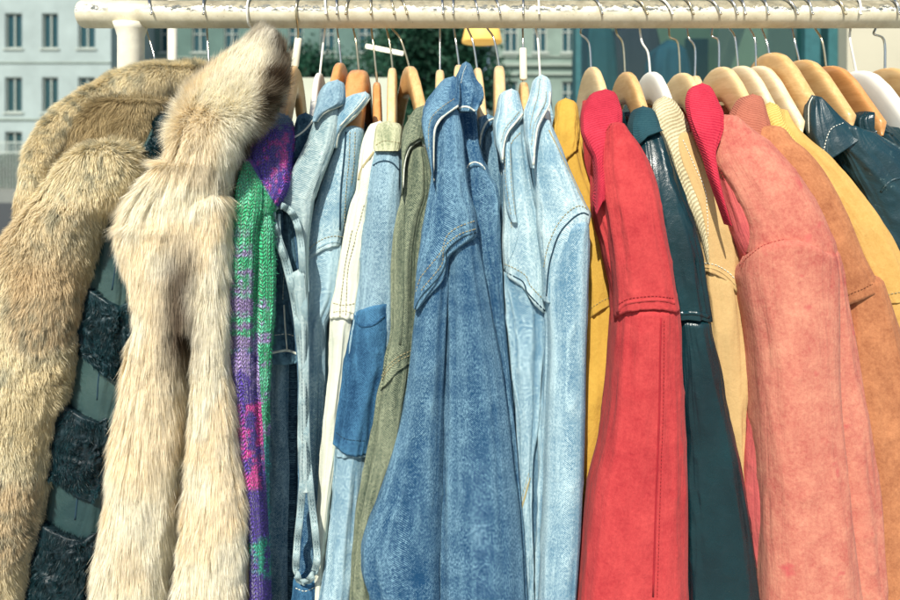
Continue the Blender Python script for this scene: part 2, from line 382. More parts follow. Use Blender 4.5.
def loft(part, st, Yf, d=None, n=72, amp=.0022, seed=1, kr=1.3, fz=5.0, wr=.0013, mat=0, exp=2.75, colf=None, cap=True, ext=True, step=3.0, capy=5.0, archb=0, archw=22, hem=None, top=None, hw_=26, tw=26):
    ys = [s[0] for s in st]
    y1 = ys[-1]
    yq = np.arange(ys[0], y1+.01, step)
    if yq[-1] < y1-1e-3: yq = np.append(yq, y1)
    xl = pchip(ys, [s[1] for s in st], yq); xr = pchip(ys, [s[2] for s in st], yq)
    if ext and y1 >= 599:
        e = np.arange(yq[-1]+8, 762, 8.0); k = len(e)
        sl, sr = (xl[-1]-xl[-9])/(yq[-1]-yq[-9]), (xr[-1]-xr[-9])/(yq[-1]-yq[-9])
        dd = 40*(1-np.exp(-(e-yq[-1])/40))
        xl = np.append(xl, xl[-1]+sl*dd); xr = np.append(xr, xr[-1]+sr*dd); yq = np.append(yq, e)
    Y = Yf(yq) if callable(Yf) else np.full(len(yq), float(Yf))
    hw = (xr-xl)/2; cx = (xr+xl)/2
    if d is None:
        wm = np.median(hw)*(.7/F); d = float(np.clip(wm*.95, .010, .042))
    dn = np.full(len(yq), d)
    # rounded top
    t = np.clip((yq-yq[0])/capy, 0, 1); rd = np.sqrt(1-(1-t)**2)*.93+.07 if cap else np.ones(len(yq))
    Yc = Y + dn
    s = (Yc+D)/F
    X = (cx-450)*s; Z = CZ-(yq-HZ)*s; W = hw*s*rd; Dp = dn*rd
    th = np.linspace(0, 2*np.pi, n, endpoint=False)
    c, si = np.cos(th), np.sin(th)
    ex = 2.0/exp
    ux = np.sign(c)*np.abs(c)**ex; uy = np.sign(si)*np.abs(si)**ex
    # folds
    zz = Z[:, None]
    base = vnoise(c[None]*kr+7.3, si[None]*kr+3.1, zz*fz, seed)
    rdg = (1-np.abs(2*base-1))**1.5
    b2 = vnoise(c[None]*kr*2.3+1.7, si[None]*kr*2.3+9.2, zz*fz*2.2+c[None]*2, seed+5)
    rd2 = (1-np.abs(2*b2-1))**2
    b3 = vnoise(c[None]*kr*5+4, si[None]*kr*5+2, zz*fz*6, seed+9)
    cre = (1-np.abs(2*b3-1))**4-.25
    nz_ = vnoise(c[None]*kr*3+1, si[None]*kr*3+8, zz*fz*3+c[None]*4, seed+12); cre = cre*np.clip((nz_-.35)*3, 0, 1.2)
    nearh = np.zeros(len(yq)) if not (hem is not None or 150 < y1 < 595) else np.exp(-((y1-6-yq)/7.0)**2)
    if top is not None: nearh = nearh+np.exp(-((yq-yq[0]-8)/7.0)**2)
    puck = (vnoise(c[None]*9, si[None]*9, zz*30, seed+15)-.5)*nearh[:, None]
    disp = amp*(rdg-.5)*1.3 + amp*.6*(rd2-.45) + wr*cre*1.2 + puck*.0022
    fade = np.clip((yq-yq[0])/25, .15, 1)[:, None]
    disp = disp*fade
    k = np.minimum(1.0, (W/.012))[:, None]
    disp = disp*k
    PX = X[:, None]+ux[None]*W[:, None]+c[None]*disp
    PY = Yc[:, None]+uy[None]*Dp[:, None]*1.0+si[None]*disp
    ab = np.clip((yq-(y1-archw))/archw, 0, 1)**1.3 if archb else np.zeros(len(yq))
    PZ = np.repeat(zz, n, 1) + (ab*archb*s)[:, None]*(1-c[None]**2)
    sp = (PY+D)/F; xp = PX/sp+450
    if hem is not None:
        hx, hy = zip(*hem); t_ = np.clip((yq-(y1-hw_))/hw_, 0, 1)[:, None]
        PZ = PZ-(np.interp(xp, hx, hy)-y1)*t_*sp*(yq[:, None] <= y1+.01)
    if top is not None:
        hx, hy = zip(*top); t_ = np.clip(1-(yq-yq[0])/tw, 0, 1)[:, None]
        PZ = PZ-(np.interp(xp, hx, hy)-yq[0])*t_*sp
    V = np.stack([PX, PY, PZ], -1).reshape(-1, 3)
    R = len(yq)
    Wm = np.median(W)+d
    U = np.repeat((th*Wm*.8)[None], R, 0); Vv = np.repeat(Z[:, None], n, 1)
    # arc length along the piece so patterns follow sloping shoulders
    arc = np.concatenate([[0], np.cumsum(np.sqrt(np.diff(Z)**2+np.diff(Y)**2+np.diff(X)**2))])
    UV = np.stack([U, np.repeat(-arc[:, None], n, 1)], -1).reshape(-1, 2)
    i0 = np.arange(R-1)[:, None]*n; kk = np.arange(n)[None]; k2 = (kk+1) % n
    q = np.stack([i0+kk, i0+n+kk, i0+n+k2, i0+k2], -1).reshape(-1, 4)
    V = np.vstack([V, [[X[0], Yc[0], PZ[0].mean()+.0015*(1 if cap else 0)], [X[-1], Yc[-1], PZ[-1].mean()]]])
    UV = np.vstack([UV, [[0, 0], [0, -arc[-1]]]])
    kf = np.arange(n); c0, c1 = R*n, R*n+1
    f0 = np.stack([np.full(n, c0), kf, (kf+1) % n], -1); f1 = np.stack([np.full(n, c1), (R-1)*n+(kf+1) % n, (R-1)*n+kf], -1)
    q = q[:, ::-1]; f0 = f0[:, ::-1]; f1 = f1[:, ::-1]
    # orientation check: normals must point outward
    a = V[q[0]]; nn = np.cross(a[1]-a[0], a[2]-a[0]); mid = a.mean(0)-np.array([X[0], Yc[0], Z[0]])
    m_ = V[q[n*(R//2)]]; nn = np.cross(m_[1]-m_[0], m_[2]-m_[0]); mid = m_.mean(0)-np.array([X[R//2], Yc[R//2], Z[R//2]])
    if nn.dot(mid) < 0: q = q[:, ::-1]; f0 = f0[:, ::-1]; f1 = f1[:, ::-1]
    if colf is not None: colr = colf(V)
    else:
        rel = (rdg-.5)*.30+(rd2-.45)*.22+cre*.35
        edge = np.zeros_like(rel)
        if hem is not None or y1 < 595: edge += np.exp(-((y1-yq)/5.0)**2)[:, None]*.22
        edge += np.exp(-((yq-yq[0])/6.0)**2)[:, None]*.15+(np.abs(c)[None]**10)*.12
        edge += puck*.45
        wv_ = np.clip(.5+rel+edge, 0, 1).reshape(-1)
        wv_ = np.append(wv_, [.5, .5]); colr = np.repeat(wv_[:, None], 3, 1)
    part.add(V, [q, f0, f1], mat, UV, colr)
    part.base = (V, q)
    return part

def project(V):
    s = (V[:, 1]+D)/F
    return V[:, 0]/s+450, HZ-(V[:, 2]-CZ)/s

def bvh(part):
    V, q = part.base
    return BVHTree.FromPolygons([tuple(v) for v in V], [tuple(int(i) for i in f) for f in q])

def lay(tree, pxs, n=6):
    """walks a line of points over the cloth's own surface"""
    path = cr([Vector((x, y, 0)) for x, y in pxs], n)
    o = Vector((0, -D, CZ)); P, N = [], []
    for p in path:
        d = (at(p.x, p.y, 0)-o).normalized()
        h = tree.ray_cast(o, d)
        if h[0] is None: continue
        nn = h[1] if h[1].dot(d) < 0 else -h[1]
        P.append(h[0]); N.append(nn)
    return P, N
def ridge(part, tree, pxs, r=.0022, mat=0, lift=.0, flat=.6, n=6):
    P, N = lay(tree, pxs, n)
    if len(P) < 3: return
    # drop jumps
    P2 = [P[0]]; N2 = [N[0]]
    for p, q in zip(P[1:], N[1:]):
        if (p-P2[-1]).length < .06: P2.append(p); N2.append(q)
    tube(part, [p+q*lift for p, q in zip(P2, N2)], r, 8, mat, flat, N2)
def stitch(part, tree, pxs, mat=1, r=.00042, dash=.0026, gap=.0014, lift=.0006):
    P, N = lay(tree, pxs, 8)
    if len(P) < 2: return
    acc = 0; L = dash+gap
    for i in range(len(P)-1):
        a, b = P[i]+N[i]*lift, P[i+1]+N[i+1]*lift; l = (b-a).length
        if l > .05 or l < 1e-6: continue
        t = -((acc) % L)
        while t < l:
            t0, t1 = max(t, 0), min(t+dash, l)
            if t1-t0 > .0004:
                tube(part, [a.lerp(b, t0/l), a.lerp(b, t1/l)], r, 5, mat, .8, N[i])
            t += L
        acc += l

def inner_body(parent, mat, xh, ytop, xf, wpx=9, back=.19, front=.13, seed=3):
    """the rest of the coat: hangs from the shoulders of the hanger, behind the front sleeve"""
    p = Part('body', mat, parent)
    Xh = (xh-450)*D/F; Xf = (xf-450)*(D-.15)/F; zt = CZ-(ytop-HZ)*D/F
    n = 40; zs = np.concatenate([np.linspace(0, .18, 14), np.linspace(.2, zt-.70, 26)])
    th = np.linspace(0, 2*np.pi, n, endpoint=False); V = []
    for a in zs:
        k = min(1, .12+.88*(a/.17)**.8) if a < .17 else 1
        Lf, Lb = front*k, back*k; w_ = (wpx*.0013)*(.5+.5*k)
        for t in th:
            yy = -math.sin(t); y = yy*(Lf if yy < 0 else Lb)
            sh = Xh+(Xf-Xh)*(-y/.15) if y < 0 else Xh+(Xh-Xf)*0*y
            fold = .003*math.sin(y*70+seed)+.002*math.sin(y*160+a*6+seed)
            V.append((sh+math.copysign(abs(math.cos(t))**.35, math.cos(t))*w_+fold, y, zt-a))
    R = len(zs); i0 = np.arange(R-1)[:, None]*n; kk = np.arange(n)[None]; k2 = (kk+1) % n
    q = np.stack([i0+kk, i0+k2, i0+n+k2, i0+n+kk], -1).reshape(-1, 4)
    V = np.array(V); uv = np.stack([V[:, 1], V[:, 2]], -1)
    p.add(V, [q, np.array([list(range(n))[::-1]]), np.array([[(R-1)*n+i for i in range(n)]])], 0, uv)
    p.build()

def furry(part, src, n, L, colf, down=.9, outw=.55, rnd=.35, width=.00045, mat=1, seed=1, yfilt=.55, clump=.0, curl=0.0, gather=0.0):
    """n hair strands rooted on the piece's surface"""
    rng = np.random.default_rng(seed); V, q = src
    A, B, C_, D_ = V[q[:, 0]], V[q[:, 1]], V[q[:, 2]], V[q[:, 3]]
    nn = np.cross(B-A, D_-A); ar = np.linalg.norm(nn, axis=1)+1e-12; nrm = nn/ar[:, None]
    ok = (nrm[:, 1] < yfilt); ar = ar*ok; ar = ar*((A[:, 2]) > .78)
    idx = rng.choice(len(q), n, p=ar/ar.sum())
    a, b = rng.random((n, 1)), rng.random((n, 1))
    P = (A[idx]*(1-a)+B[idx]*a)*(1-b)+(D_[idx]*(1-a)+C_[idx]*a)*b
    N = nrm[idx]
    dn = np.array([[0, 0, -1.0]])
    fl = np.stack([vnoise(P[:, 0]*38, P[:, 1]*38, P[:, 2]*38, seed+k)-.5 for k in range(3)], -1)
    fl2 = np.stack([vnoise(P[:, 0]*130, P[:, 1]*130, P[:, 2]*130, seed+k+7)-.5 for k in range(3)], -1)
    dv = down if not callable(down) else down(P)
    dv = np.asarray(dv, float)
    if dv.ndim == 2: flow = dv
    else: flow = dn*dv
    T = flow - N*(flow*N).sum(1)[:, None]
    dirv = T+N*outw+fl*(.12+clump)+fl2*(.22+clump)+rng.normal(0, rnd, (n, 3))*.5
    dirv /= np.linalg.norm(dirv, axis=1)[:, None]
    ln = L*(.55+.75*rng.random((n, 1)))*(.75+.5*vnoise(P[:, 0]*60, P[:, 1]*60, P[:, 2]*60, seed+20)[:, None])
    side = np.cross(dirv, N); side /= (np.linalg.norm(side, axis=1)[:, None]+1e-9)
    side = side+rng.normal(0, .35, (n, 3)); side /= np.linalg.norm(side, axis=1)[:, None]
    wd = width*(.7+.6*rng.random((n, 1)))
    P1 = P+dirv*ln*.5; grav = T*.35+fl*curl
    P2 = P+dirv*ln+grav*ln*.55
    V5 = np.stack([P-side*wd, P+side*wd, P1-side*wd*.8, P1+side*wd*.8, P2], 1).reshape(-1, 3)
    i = np.arange(n)*5
    f4 = np.stack([i, i+1, i+3, i+2], -1); f3 = np.stack([i+2, i+3, i+4], -1)
    root, tip = colf(P)
    jit = (.82+.36*rng.random((n, 1)))
    root = root*jit; tip = tip*jit
    mid = root*.35+tip*.65
    C = np.stack([root, root, mid, mid, tip], 1).reshape(-1, 3)
    part.add(V5, [f4, f3], mat, None, C)

G_H = 'wooden and wire hangers hooked over the rail'
# ================================================================ SETTING
def struct(part):
    o = part.build(); o['kind'] = 'structure'; return o
g_ground = plain('paving_stone', (.26, .27, .24), .9, nscale=6, var=.25, bumpd=.01)
g_road = plain('asphalt', (.055, .06, .06), .9, nscale=40, var=.3, bumpd=.01)
p = Part('ground', plain('dusty_ground', (.20, .21, .18), .95, nscale=3, var=.2)); p.smooth = False
p.add(np.array([(-600, -600, -.02), (600, -600, -.02), (600, 900, -.02), (-600, 900, -.02)]), [np.array([[0, 1, 2, 3]])]); struct(p)
p = Part('pavement', g_ground); box(p, (-60, -5, -.015), (60, 5, .0)); p.smooth = False; struct(p)
p = Part('kerb', plain('kerb_stone', (.34, .34, .31), .9)); p.smooth = False; box(p, (-60, 5.005, -.018), (60, 5.18, .012)); struct(p)
p = Part('road', g_road); p.smooth = False; box(p, (-60, 5.2, -.018), (60, 16, -.012)); struct(p)

wall_a = plain('pale_green_render', (.33, .40, .39), .95, nscale=.6, var=.12)
wall_c = plain('sandy_render', (.20, .27, .23), .95, nscale=.9, var=.14)
wall_b = plain('grey_render', (.10, .17, .15), .95, nscale=.8, var=.15)
frame_m = plain('window_frame_paint', (.42, .47, .42), .7)
glass_m = M('window_glass'); glass_m.bsdf((.012, .055, .065), .12, None, .5); glass_m = glass_m.mat
corn_m = plain('cornice_stone', (.30, .36, .31), .9, nscale=2)

def facade(name, label, x0, x1, ztop, Y, cols, rows, wm, cornices=(), mull=True, depth=9, hbar=True):
    """wall with real openings; each window its own part, its panes a sub-part"""
    t = thing(name, label, 'building', ((x0+x1)/2, Y, 0))
    p = Part('wall', [wm], t); p.smooth = False
    cols = sorted(cols); rows = sorted(rows)
    xs = [x0]
    for a, b in cols: xs += [a, b]
    xs.append(x1)
    for i in range(0, len(xs), 2): box(p, (xs[i], Y, 0), (xs[i+1], Y+.35, ztop))
    for a, b in cols:
        zs = [0]
        for c, d in rows: zs += [c, d]
        zs.append(ztop)
        for i in range(0, len(zs), 2): box(p, (a, Y+.001, zs[i]), (b, Y+.349, zs[i+1]))
    box(p, (x0, Y+.352, 0), (x1, Y+depth, ztop-.01)); p.build()
    for a, b in cols:
        for c, d in rows:
            wd = Part('window', frame_m, t); wd.smooth = False; f = .07
            yy = Y+.14
            box(wd, (a+.002, yy, c+.002), (b-.002, yy+.07, c+f)); box(wd, (a+.002, yy, d-f), (b-.002, yy+.07, d-.002))
            box(wd, (a+.002, yy, c+f), (a+f, yy+.07, d-f)); box(wd, (b-f, yy, c+f), (b-.002, yy+.07, d-f))
            if mull:
                mx = (a+b)/2; box(wd, (mx-.04, yy-.005, c+f), (mx+.04, yy+.065, d-f))
                mz = c+(d-c)*.68
                if hbar: box(wd, (a+f, yy+.002, mz-.03), (mx-.06, yy+.06, mz+.03))
                if hbar: box(wd, (mx+.06, yy+.002, mz-.03), (b-f, yy+.06, mz+.03))
            box(wd, (a-.12, Y-.1, c-.12), (b+.12, Y-.003, c-.02))
            o = wd.build()
            pn = Part('pane', glass_m, None); pn.smooth = False
            box(pn, (a+.01, Y+.23, c+.01), (b-.01, Y+.25, d-.01)); po = pn.build(); po.parent = o
    if cornices:
        cp = Part('cornice', corn_m, t); cp.smooth = False
        for z, h, dd in cornices: box(cp, (x0-.02, Y-dd, z), (x1+.02, Y-.005, z+h))
        cp.build()
    return t
def wx(px, Y): return (px-450)*(Y+D)/F
def wz(py, Y): return CZ-(py-HZ)*(Y+D)/F
Y = 40
facade('apartment_building', 'pale green rendered apartment house behind the fur coats, with narrow paired windows', wx(-150, Y), wx(111, Y), 17, Y,
       [(wx(a, Y), wx(b, Y)) for a, b in ((-105, -88), (-69, -52), (-32, -15), (5, 22), (42, 58), (78, 95))],
       [(wz(112, Y), wz(77, Y)), (wz(48, Y), wz(13, Y)), (wz(-14, Y), wz(-50, Y)), (.9, 2.6)], wall_a, ((wz(63, Y), .07, .08), (wz(120, Y), .1, .1)), hbar=False)
Y = 46
facade('apartment_building', 'dull grey-green apartment house with dark windows, seen behind the hanger hooks', wx(111.5, Y), wx(398, Y), 16, Y,
       [(wx(a, Y), wx(a+15, Y)) for a in (128, 160, 192, 224, 256, 288, 320, 358)],
       [(wz(100, Y), wz(70, Y)), (wz(52, Y), wz(25, Y)), (wz(5, Y), wz(-30, Y))], wall_b, ((wz(58, Y), .1, .1), (wz(110, Y), .1, .1)))
Y = 38
facade('apartment_building', 'ornate sandy townhouse with tall cross-framed windows and cornices beyond the road', wx(498, Y), wx(574, Y)+6, 17, Y,
       [(wx(a, Y), wx(a+14, Y)) for a in (504, 533, 562, 591, 620)],
       [(wz(116, Y), wz(81, Y)), (wz(52, Y), wz(22, Y)), (wz(0, Y), wz(-34, Y))], wall_c,
       ((wz(66, Y), .16, .25), (wz(75, Y), .12, .18), (wz(57, Y), .08, .12), (wz(124, Y), .16, .2)))

# trees
bark = plain('bark', (.05, .045, .03), .95, nscale=15, var=.4, bumpd=.02)
def leafmat(name, c):
    m = M(name); nz = m.noise(m.obj(), 1.4, 3, .6)
    cc = m.mix(m.mapr(nz, .3, .7), tuple(x*.6 for x in c), tuple(x*1.5 for x in c))
    b = m.bsdf(cc, .6, None, .3); tr = m.n('BsdfTranslucent', {'Color': cc})
    mx = m.n('MixShader', {0: .3, 1: b.outputs[0], 2: tr.outputs[0]}); m.t.links.new(mx.outputs[0], m.out.inputs[0]); return m.mat
leaf_m = leafmat('dark_leaves', (.018, .075, .042)); leaf_m2 = leafmat('mid_leaves', (.030, .10, .055))
def tree(label, x, y, h, r, n, mt, seed):
    rng = np.random.default_rng(seed)
    t = thing('street_tree', label, 'tree', (x, y, 0), 'trees across the road')
    tr = Part('trunk', bark, t)
    tube(tr, cr([(x, y, 0), (x+.05, y, h*.25), (x-.05, y, h*.5), (x, y, h*.8)], 5), list(np.linspace(.2, .05, 16)), 10)
    cl = []
    for k in range(34):
        u = rng.normal(size=3); u /= np.linalg.norm(u); rr = rng.random()**.4
        c = np.array([x, y, h*.62])+u*np.array([r, r, h*.38])*rr
        cl.append(c)
        if k < 14:
            z0 = h*(.25+.3*rng.random()); e = Vector(tuple(c)); s = Vector((x, y, z0))
            tube(tr, cr([s, s.lerp(e, .5)+Vector((0, 0, .2)), e], 4), list(np.linspace(.06, .015, 9)), 6)
    tr.build()
    cr_ = Part('crown', mt, t); cr_.smooth = False
    cl = np.array(cl); P = cl[rng.integers(0, len(cl), n)]+rng.normal(size=(n, 3))*np.array([r*.2, r*.2, h*.07])
    a = rng.normal(size=(n, 3)); a /= np.linalg.norm(a, axis=1)[:, None]; b = np.cross(a, rng.normal(size=(n, 3))); b /= np.linalg.norm(b, axis=1)[:, None]
    s = .055+.05*rng.random((n, 1))
    V = np.stack([P-a*s, P+b*s*.5, P+a*s, P-b*s*.5], 1).reshape(-1, 3)
    cr_.add(V, [np.arange(4*n).reshape(n, 4)]); cr_.build()
tree('dark green tree behind the pale denim hangers', wx(318, 17), 17, 4.6, 1.1, 9000, leaf_m, 3)
tree('broad dark green tree behind the middle hangers, left of the townhouse', wx(442, 15), 15, 6.8, 1.5, 16000, leaf_m, 5)
tree('mid green tree at the corner of the townhouse, lower than its neighbour', wx(405, 20), 20, 5.4, 1.5, 9000, leaf_m2, 8)

# railing bottom left far
rt = thing('metal_railing', 'pale metal railing far behind the brown fur coat', 'railing', (wx(-40, 22), 22, 0))
rp = Part('rail_bar', frame_m, rt); rp.smooth = False
for yy in (143, 153): box(rp, (wx(-160, 22), 22, wz(yy, 22)), (wx(24, 22), 22.05, wz(yy, 22)+.05))
rp.build()
bp = Part('baluster', frame_m, rt); bp.smooth = False
for k in range(60): box(bp, (wx(-160+k*3.1, 22), 22.01, 0), (wx(-160+k*3.1, 22)+.03, 22.04, wz(144, 22)))
bp.build()
hd = thing('hedge', 'dark clipped hedge below the railing behind the brown fur coat', 'hedge', (wx(-40, 23), 23, 0))
hp = Part('foliage', leaf_m, hd); hp.smooth = False
rng = np.random.default_rng(4); n = 9000
P = np.stack([rng.uniform(wx(-170, 23), wx(30, 23), n), rng.uniform(22.6, 23.6, n), rng.uniform(0, 1.25, n)], -1)
a = rng.normal(size=(n, 3)); a /= np.linalg.norm(a, axis=1)[:, None]; b = np.cross(a, rng.normal(size=(n, 3))); b /= np.linalg.norm(b, axis=1)[:, None]
hp.add(np.stack([P-a*.07, P+b*.04, P+a*.07, P-b*.04], 1).reshape(-1, 3), [np.arange(4*n).reshape(n, 4)]); hp.build()

# shopfront to the right, 1.9 m behind the rail
Y = 1.9
sf = thing('shopfront', 'glazed shopfront with teal mullions and a cream pier, behind the right end of the rail', 'shopfront', (wx(740, Y), Y, 0))
cream_w = plain('cream_wall', (.50, .47, .36), .9, nscale=3, var=.06); teal_f = plain('teal_frame', (.03, .12, .13), .5)
pp = Part('pier', cream_w, sf); pp.smooth = False; box(pp, (wx(833, Y), Y-.1, 0), (wx(980, Y), Y+1.2, 3.2)); pp.build()
pp = Part('frame', teal_f, sf); pp.smooth = False
box(pp, (wx(574, Y), Y-.04, 0), (wx(579, Y), Y+.03, 3.2)); box(pp, (wx(800, Y), Y-.04, 0), (wx(815, Y), Y+.03, 3.2))
box(pp, (wx(823, Y), Y-.04, 0), (wx(832.5, Y), Y+.03, 3.2)); box(pp, (wx(579, Y), Y-.035, 3.05), (wx(800, Y), Y+.028, 3.2)); box(pp, (wx(579, Y), Y-.035, 0), (wx(800, Y), Y+.028, .3)); pp.build()
gm = M('shop_glass'); tr = gm.n('BsdfTransparent', {'Color': (.80, .93, .88, 1)}); gl = gm.n('BsdfGlossy', {'Roughness': .02, 'Color': (.8, 1, 1, 1)})
mx = gm.n('MixShader', {0: .035, 1: tr.outputs[0], 2: gl.outputs[0]}); gm.t.links.new(mx.outputs[0], gm.out.inputs[0])
pp = Part('pane', gm.mat, sf); pp.smooth = False; box(pp, (wx(579, Y)+.002, Y-.01, .3), (wx(800, Y)-.002, Y-.004, 3.05)); pp.build()
pp = Part('back_wall', plain('shop_wall', (.62, .68, .46), .9, nscale=2, var=.2), sf); pp.smooth = False
box(pp, (wx(575, Y+1.5), Y+1.5, 0), (wx(980, Y), Y+1.6, 3.2)); pp.build()
pp = Part('ceiling', teal_f, sf); pp.smooth = False; box(pp, (wx(574, Y), Y+.03, 3.205), (wx(980, Y), Y+1.6, 3.3)); pp.build()
Y = 3.0
def drape(name, label, cat, x0, x1, y0, mat, Y, seed):
    p = Part(name, mat); loft(p, [(y0, (x0+x1)/2-3, (x0+x1)/2+3), (y0+12, x0+3, x1-3), (y0+40, x0, x1), (150, x0-3, x1+3), (300, x0-4, x1+4)], Y, d=.12, amp=.03, kr=2, fz=.8, n=40, capy=14, ext=False)
    o = p.build(); o['label'] = label; o['category'] = cat; return o
drape('window_coat', 'dark teal coat hanging behind the shop glass beside the townhouse', 'coat', 577, 612, 20, plain('dark_teal_cloth', (.008, .05, .075), .8), 2.6, 3)
drape('window_coat', 'dark plum coat hanging behind the shop glass', 'coat', 612, 656, 18, plain('plum_cloth', (.03, .018, .032), .9), 2.7, 4)
drape('window_coat', 'navy hooded coat on show behind the shop glass, right of the plum coat', 'coat', 650, 684, 40, plain('navy_cloth', (.008, .05, .10), .8), 2.5, 5)
pt = thing('framed_picture', 'dark picture in a thin frame on the shop wall behind the middle-right hangers', 'picture', (wx(697, 3.39), 3.38, 1.9))
pp = Part('frame', teal_f, pt); pp.smooth = False; Y = 3.38
box(pp, (wx(685, Y), Y-.02, wz(86, Y)), (wx(707, Y), Y, wz(39, Y))); pp.build()
pp = Part('print', plain('dark_print', (.02, .09, .10), .4), pt); pp.smooth = False; box(pp, (wx(687, Y), Y-.026, wz(84, Y)), (wx(705, Y), Y-.021, wz(41, Y))); pp.build()

# awning frame with pole, carrying the lamp and tube
aw = thing('awning_frame', 'thin cream pole of an awning frame standing behind the rail near the brown fur coat', 'awning', (wx(172.5, 1.0), 1.0, 0))
Y = 1.0
pp = Part('pole', post_m, aw); tube(pp, [(wx(172.5, Y), Y, 0), (wx(172.5, Y), Y, 2.5)], .0135, 16); pp.build()
pp = Part('crossbar', post_m, aw); tube(pp, [(wx(172.5, Y), Y, 2.5), (.6, Y, 2.5), (wx(828, 1.8), Y+.85, 2.5)], .014, 12); pp.build()
lp = thing('pendant_lamp', 'warm yellow lampshade hanging behind the rail above the blue denim jackets', 'lamp', at(482, 35, 1.0))
shade = M('yellow_shade'); shade.n('Emission'); b = shade.bsdf((.80, .50, .13), .6, None, .3); b.inputs['Emission Color'].default_value = (1, .55, .12, 1); b.inputs['Emission Strength'].default_value = .35
pp = Part('lamp_shade', shade.mat, lp); s = (1+D)/F
c = at(482, 26, 1.0); c2 = at(482, 42.5, 1.0)
tube(pp, [c2, c2+Vector((0, 0, .003)), c, c+Vector((0, 0, .012))], [20*s, 20.3*s, 16.5*s, 4*s], 28); pp.build()
pp = Part('cord', teal_f, lp); tube(pp, [c+Vector((0, 0, .01)), Vector((c.x, 1.0, 2.5))], .003, 8); pp.build()
lt = thing('tube_light', 'short bright strip light hanging tilted behind the hangers, before the dark trees', 'light', at(384, 50, 1.0))
em = M('tube_glow'); b = em.bsdf((.9, .88, .7), .4); b.inputs['Emission Color'].default_value = (1, .95, .72, 1); b.inputs['Emission Strength'].default_value = 1.3
pp = Part('tube', em.mat, lt); tube(pp, [at(366, 46, 1.0), at(403, 53.5, 1.0)], .0062, 12); pp.build()
pp = Part('cord', teal_f, lt)
for q in (at(370, 46.5, 1.0), at(399, 52, 1.0)): tube(pp, [q, Vector((q.x, 1.0, 2.49))], .0008, 6)
pp.build()
lw = Part('low_wall', plain('white_low_wall', (.52, .55, .44), .9, nscale=5, var=.06)); lw.smooth = False
box(lw, (wx(292, 1.6), 1.6, 0), (wx(392, 1.6), 1.8, wz(77.5, 1.6))); o = lw.build(); o['label'] = 'plain pale wall block standing behind the light denim collars'; o['category'] = 'wall'

# ================================================================ RACK
RZ = 1.6
rk = thing('clothes_rack', 'cream painted steel clothes rail with chipped paint, carrying all the coats', 'clothes rack', (0, 0, 0))
XL = (78-450)*D/F+.004
rp = Part('rail', rail_m, rk)
tube(rp, [(XL, 0, 0), (XL+.002, 0, 0), (XL+.004, 0, 0)]+[(x, 0, 0) for x in np.linspace(XL+.02, .95, 40)], [.0155, .0185, .0195]+[.0197]*40, 40)
ro = rp.build(); ro.location = (0, 0, RZ)
for sgn, xp in ((0, (131-450)*D/F), (1, .80)):
    p = Part('post', post_m, rk)
    tube(p, [(xp, 0, .03), (xp, 0, 1.2), (xp, 0, RZ-.032), (xp, 0, RZ-.022), (xp, 0, RZ-.013)], [.0178, .0178, .0178, .0205, .024], 32); p.build()
    p = Part('foot', post_m, rk); tube(p, [(xp, -.28, .02), (xp, .28, .02)], .018, 20); p.build()
p = Part('rail_brace', post_m, rk); tube(p, [((131-450)*D/F, .22, .02), (.8, .22, .02)], .016, 16); p.build()

